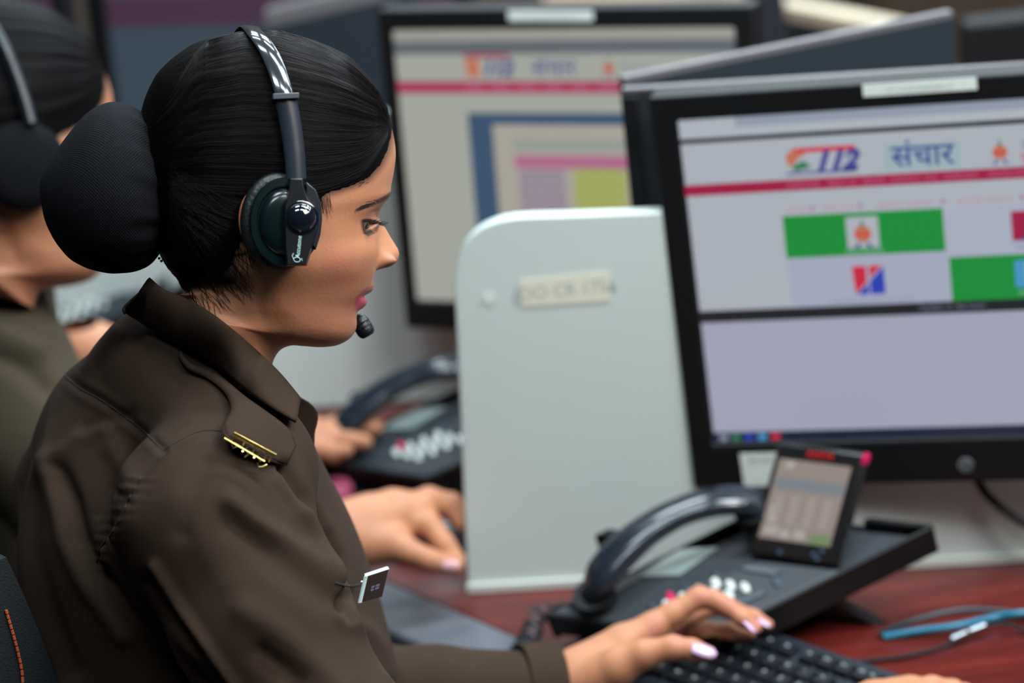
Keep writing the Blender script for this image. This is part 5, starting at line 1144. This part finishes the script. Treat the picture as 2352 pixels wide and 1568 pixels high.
for c in range(2): g = G(); g.tube(list(q[c * 6 + (0 if c == 0 else 0):c * 6 + 6]), .0034, 12); g.build('silver_joint', mat('joint', (.30, .34, .38), .3, metal=.6), blk, smooth=True)
cable([P(2240, 1092, 2.235), P(2262, 1130, 2.235), P(2300, 1165, 2.235), P(2360, 1205, 2.23), P(2450, 1240, 2.22)], .0042, BLACK, 'thick black cable hanging from the lower edge of the nearer monitor')
# near right divider whose edge enters at the right of the frame
ra = PZ(2352, 1600, DESK); rb = PZ(2345, 1330, DESK)
rp_ = empty('desk_divider', ra * [1, 1, 0] + Z * DESK, 'pale green divider edge entering the frame at the lower right', 'divider')
t0 = P(2341, 1330, 1.96); base_ = np.array([t0[0] + .004, t0[1], DESK + .001]); 
pr = [base_, base_ + Z * (t0[2] - DESK - .02), base_ + Z * (t0[2] - DESK) + np.array([.02, 0, 0]), base_ + Z * (t0[2] - DESK) + np.array([.4, .0, 0]), base_ + np.array([.4, .0, 0])]
g = G(); g.prism(pr, (0, -.018, 0)); g.build('panel', mat('green_laminate', (.30, .46, .44), .4), rp_, bevel=.003)
# ------------------------------------------------------------------ chair
ch = empty('office_chair', P(60, 1700, 1.78) * [1, 1, 0], 'dark blue fabric chair back with orange stitching behind the woman in the brown shirt', 'chair')
fbr = mat('chair_fabric', (.004, .007, .010), .9, bump=.5, bscale=700)
cen = P(-225, 1715, 1.84); g = G(); V = []; nu, nv = 24, 16
for i in range(nu):
    for j in range(nv):
        u = -1 + 2 * i / (nu - 1); v = -1 + 2 * j / (nv - 1); u, v = u * math.sqrt(1 - .22 * v * v), v * math.sqrt(1 - .22 * u * u); V.append(cen + RT * u * .19 + Z * (v * .22 + .0) + FD * (.03 * u * u - .012 * v * v) + FD * .02)
V2 = [p - FD * .05 for p in V]; n_ = len(V); Fc = [(i * nv + j, (i + 1) * nv + j, (i + 1) * nv + j + 1, i * nv + j + 1) for i in range(nu - 1) for j in range(nv - 1)]
bd = [i * nv for i in range(nu)] + [(nu - 1) * nv + j for j in range(1, nv)] + [i * nv + nv - 1 for i in range(nu - 2, -1, -1)] + [j for j in range(nv - 2, 0, -1)]
g.add(V + V2, Fc + [tuple(n_ + k for k in f[::-1]) for f in Fc] + [(bd[k], bd[(k + 1) % len(bd)], n_ + bd[(k + 1) % len(bd)], n_ + bd[k]) for k in range(len(bd))])
cbk = g.build('backrest', fbr, ch, smooth=True, ang=60)
ct = bvh(np.array(V + V2), np.array([f for f in Fc] + [tuple(n_ + k for k in f[::-1]) for f in Fc] + [(bd[k], bd[(k + 1) % len(bd)], n_ + bd[(k + 1) % len(bd)], n_ + bd[k]) for k in range(len(bd))])); g = G(); OR = mat('orange_thread', (.55, .09, .02), .8)
stp = smoothpts([(12, 1400), (20, 1428), (30, 1462), (40, 1500), (48, 1540), (52, 1600)], 60)
for k in range(0, 58, 4):
    p, ok = surf(ct, stp[k:k + 4], .0012)
    if ok.all(): g.tube(list(p), .0011, 6)
if g.V: g.build('stitching', OR, cbk)
g = G(); sc_ = P(300, 2250, 1.80); g.lathe(np.array([sc_[0], sc_[1], .44]), Z, [(0, .20), (.015, .235), (.045, .24), (.065, .22), (.07, .0001)], 40); g.build('seat', fbr, ch, smooth=True, ang=60)
g = G(); g.tube([np.array([sc_[0], sc_[1], .05]), np.array([sc_[0], sc_[1], .44])], .025, 14); g.build('column', BLACK, ch, smooth=True)
for k in range(5):
    a = 2 * math.pi * k / 5; e = np.array([sc_[0] + .29 * math.cos(a), sc_[1] + .29 * math.sin(a), .065]); g = G(); g.tube([np.array([sc_[0], sc_[1], .10]), e], [.024, .016], 10); lg_ = g.build('leg', BLACK, ch, smooth=True)
    g = G(); g.lathe(e + [0, -.012, -.036], (0, 1, 0), [(0, .028), (.024, .028)], 20); g.build('castor', BLACK, lg_, smooth=True, ang=40)
g = G(); g.tube([np.array([sc_[0], sc_[1], .43]), cen - FD * .05 - Z * .42, cen - FD * .045 - Z * .1], .018, 10); g.build('spine', BLACK, ch, smooth=True)
# ------------------------------------------------------------------ the second operator
OLV = mat('olive_shirt', (.042, .030, .014), .9, var=.15, vscale=20, bump=.1, bscale=400)
w2 = empty('person', P(40, 900, 2.35) * [1, 1, 0], 'blurred woman in olive shirt and headset at the far left, hand on a mouse', 'person', 'call operators')
# head: the same build of head, turned and tilted to its own pose
c_src = HP(650, 505, .0); K2_ = 1.26; d2_ = 2.26; c_dst = P(38, 396, d2_)
tilt_ = math.radians(-11); R2m = np.array(Matrix.Rotation(-tilt_, 3, Vector(CF)).transposed()); yw = np.array(Matrix.Rotation(math.radians(10), 3, Vector(CU)))
def T2(v): return (np.asarray(v) - c_src) @ (R2m.T @ yw.T).T * K2_ + c_dst if False else ((R2m @ yw @ (np.asarray(v) - c_src).T).T * K2_ + c_dst)
sk2 = T2(SK_V); hr2 = T2(HR_V)
def sdf2(off, h):
    s = SDF(P(-420, 1500, 2.0) * 0 + np.minimum.reduce([P(-420, 450, 2.0), P(-420, 1700, 2.0), P(-420, 1700, 2.9), P(-420, 500, 2.0), P(1250, 1700, 2.9)]), np.maximum.reduce([P(-420, 450, 2.0), P(1100, 450, 2.0), P(-420, 500, 2.9), P(1100, 500, 2.9), P(1100, 1700, 2.0), P(1250, 1200, 2.9)]), h)
    s.ell(P(-110, 1150, 2.48), np.array([CR, CU, CF]), (.13 - off, .20 - off, .15 - off), 0); s.ell(P(-120, 1500, 2.5), np.array([CR, CU, CF]), (.13 - off, .25 - off, .16 - off), .06)
    s.cone(P(-45, 668, 2.34), P(-70, 850, 2.38), .068 - off, .10 - off, .05)
    s.chain([P(-45, 700, 2.36), P(5, 850, 2.27), P(60, 1000, 2.27), P(220, 1240, 2.28), P(330, 1360, 2.30)], [.05 - off, .06 - off, .062 - off, .054 - off, .05 - off], .04)
    s.chain([P(-60, 730, 2.48), P(-70, 820, 2.66), P(20, 900, 2.72)], [.05 - off, .058 - off, .05 - off], .04)
    return s
s2 = sdf2(0, .007); sv2, sf2 = s2.mesh(); 
Nn2 = vnormals(sv2, sf2); x2, y2 = projV(sv2); d = .008 * np.exp(-(polydist(x2, y2, [(-60, 720), (20, 770), (80, 800)]) / 26) ** 2) - .006 * np.exp(-(polydist(x2, y2, [(-60, 800), (60, 850), (110, 900)]) / 18) ** 2)
sv2 = sv2 - Nn2 * d[:, None] * (1 if np.median(np.sum((CP - sv2) * Nn2, 1)[np.linalg.norm(sv2 - CP, axis=1) < 2.35]) < 0 else -1)
sh2 = link('shirt', raw(sv2, sf2), OLV, w2, True)
g = G(); cp = [P(x, y, 2.285) for x, y in smoothpts([(-60, 590), (0, 600), (50, 645), (95, 735), (118, 805), (120, 860), (60, 800), (-60, 700)], 24)]; g.prism(cp, CF * .03); g.build('collar', OLV, sh2, bevel=.006)
# arms and hands
armR = [([P(330, 1360, 2.30), P(560, 1300, 2.30), P(760, 1235, 2.30), P(850, 1205, 2.31)], [.040, .034, .030, .030]), ([P(820, 1215, 2.31), P(905, 1185, 2.32), P(950, 1180, 2.325)], [.030, .026, .022]), ([P(830, 1240, 2.30), P(900, 1245, 2.295)], [.028, .020]),
 ([P(930, 1180, 2.33), P(985, 1150, 2.335), P(1035, 1160, 2.34), P(1062, 1200, 2.335)], [.016, .0135, .012, .010]), ([P(930, 1185, 2.345), P(1000, 1160, 2.36), P(1050, 1175, 2.365), P(1075, 1215, 2.36)], [.014, .012, .011, .009]),
 ([P(925, 1195, 2.315), P(985, 1205, 2.31), P(1020, 1250, 2.30), P(1050, 1288, 2.295)], [.015, .012, .0105, .009]), ([P(880, 1245, 2.295), P(930, 1262, 2.285), P(985, 1285, 2.28), P(1045, 1300, 2.28)], [.017, .0125, .0105, .0085])]
armL = [([P(20, 900, 2.72), P(150, 865, 2.66)], [.045, .042]), ([P(150, 850, 2.64), P(190, 810, 2.62), P(420, 880, 2.60), P(700, 1010, 2.58)], [.036, .038, .032, .026]), ([P(700, 1010, 2.58), P(780, 1005, 2.585)], [.026, .018]),
 ([P(760, 1000, 2.59), P(810, 982, 2.59), P(862, 982, 2.585)], [.014, .012, .009]), ([P(765, 1000, 2.61), P(820, 972, 2.61), P(866, 975, 2.605)], [.013, .011, .008]), ([P(755, 1012, 2.575), P(800, 1010, 2.57), P(840, 1015, 2.565)], [.013, .010, .008]), ([P(720, 1030, 2.56), P(765, 1040, 2.55), P(795, 1035, 2.545)], [.012, .010, .008]), ([P(745, 990, 2.62), P(790, 965, 2.63), P(835, 960, 2.63)], [.012, .010, .008])]
a1v, a1f = hand_mesh(armR, .0030); a2v, a2f = hand_mesh(armL, .0030)
si2 = sdf2(.02, .014); iv, if_ = si2.mesh()
bv, bf = joinVF([(sk2, SK_F), (a1v, a1f), (a2v, a2f), (iv, if_)]); me = raw(bv, bf); T = np.zeros((len(bv), 4)); T[:len(SK_T)] = SK_T; T[:, 3] = np.where(T[:, 3] == 0, 0, T[:, 3]); set_tint(me, T)
link('body', me, SKIN, w2, True)
link('hair', raw(hr2, HR_F), HAIRM, w2, True)
bv2 = T2(BV.reshape(-1, 3)); link('hair_bun', raw(bv2, BF), HAIRM, w2, True)
PINK = mat('nail_pink', (.75, .40, .45), .25, coat=.5)
g = G(); c = P(1035, 1298, 2.272); g.ell = None; g.lathe(c, nrm(CP - c), [(0, .006), (.001, .0058), (.002, .004), (.0024, .0001)], 20, u=CU, su=.8, sv=1.5); g.build('nail', PINK, w2, smooth=True)
# bangle-like pink hair ribbon or cuff of cloth seen low behind the chest
h2 = empty('headset', T2(HP(690, 500, .09)[None])[0], 'blurred black headset on the second operator at the far left', 'headset', 'headsets')
pb = T2(np.array([HP(x, y, b + .004) for (x, y, _), b in zip(loc, bs)])); g = G(); g.tube(list(smoothpts(pb, 40)), .0055, 8, up=HA); g.build('headband', mat('band_two', (.010, .014, .022), .45), h2, smooth=True)
c = T2(HP(645, 508, .085)[None])[0]; g = G(); g.lathe(c, yw @ HB, [(-.02, .026), (-.018, .036), (0, .040), (.006, .036), (.010, .024), (.012, .0001)], 40); g.build('ear_cushion', mat('dark_pad', (.003, .0035, .005), .8, spec=.1), h2, smooth=True)
# mouse under her right hand
ms = PZ(1020, 1262, DESK); g = G(); g2 = SDF(ms - .08, ms + .08, .004); g2.ell(ms + Z * .004, np.array([CR, nrm(np.cross(Z, CR)), Z]), (.056, .032, .034), 0); mv, mf = g2.mesh(); mv[:, 2] = np.maximum(mv[:, 2], DESK + .0006)
mo = link('mouse', raw(mv, mf), mat('mouse_black', (.01, .016, .024), .25, coat=.3), None, True); meta(mo, 'black computer mouse under the hand of the second operator', 'mouse')
g = G(); p_ = ms + Z * .037; g.tube([p_ - CR * .02, p_ + CR * .012 + Z * .001], .006, 10); g.build('scroll_strip', mat('mouse_silver', (.25, .32, .38), .25, metal=.5), mo, smooth=True)
# pink thing low behind the chest
pk = PZ(770, 1128, DESK + .012); g = G(); g.lathe(pk - Z * .011, Z, [(0, .016), (.004, .019), (.016, .020), (.022, .016), (.024, .0001)], 28); meta(g.build('pot', mat('pink_plastic', (.6, .12, .22), .35), smooth=True), 'small pink round item half hidden behind the brown shirt', 'pot')
# third desk: phone and papers glimpsed between the two women
p3 = copy_tree(phone); p3['label'] = 'blurred desk phone glimpsed under the hair bun, between the two women'; p3.location = phone.location + Vector(PZ(215, 745, DESK) - PZ(1600, 1380, DESK)); 
# ------------------------------------------------------------------ light
def area(x, y, z, sx, sy, e, col, tgt=None, name='ceiling_or_added_lamp'):
    l = bpy.data.lights.new(name, 'AREA'); l.shape = 'RECTANGLE'; l.size = sx; l.size_y = sy; l.energy = e; l.color = col
    o = bpy.data.objects.new(name, l); COL.objects.link(o); o.location = (x, y, z)
    if tgt is not None:
        o.rotation_euler = (Vector(tgt) - Vector((x, y, z))).to_track_quat('-Z', 'Y').to_euler()
    return o
WARM = (1.0, .93, .84); COOL = (.80, .93, 1.0)
for ix in range(4):
    for iy in range(6):
        area(-.3 + ix * .85, .8 + iy * .95, 2.85, .55, .14, 12 + (3 if iy > 2 else 0), COOL)
area(1.25, .55, 2.75, .8, .8, 34, WARM, (.0, 1.9, .95))  # added warm key light for face and near divider, not a ceiling fitting
area(.8, 1.7, 2.5, .6, .3, 15, COOL, (-.05, 2.8, .95))  # added fill aimed at the second divider to brighten it, no real fitting
w = bpy.data.worlds.new('world'); SC.world = w; w.use_nodes = True
w.node_tree.nodes['Background'].inputs[0].default_value = (.35, .45, .55, 1); w.node_tree.nodes['Background'].inputs[1].default_value = .04
SC.view_settings.view_transform = 'Standard'; SC.view_settings.look = 'None'; SC.view_settings.gamma = 1; SC.view_settings.exposure = 0
try: SC.view_settings.use_curve_mapping = False
except Exception: pass
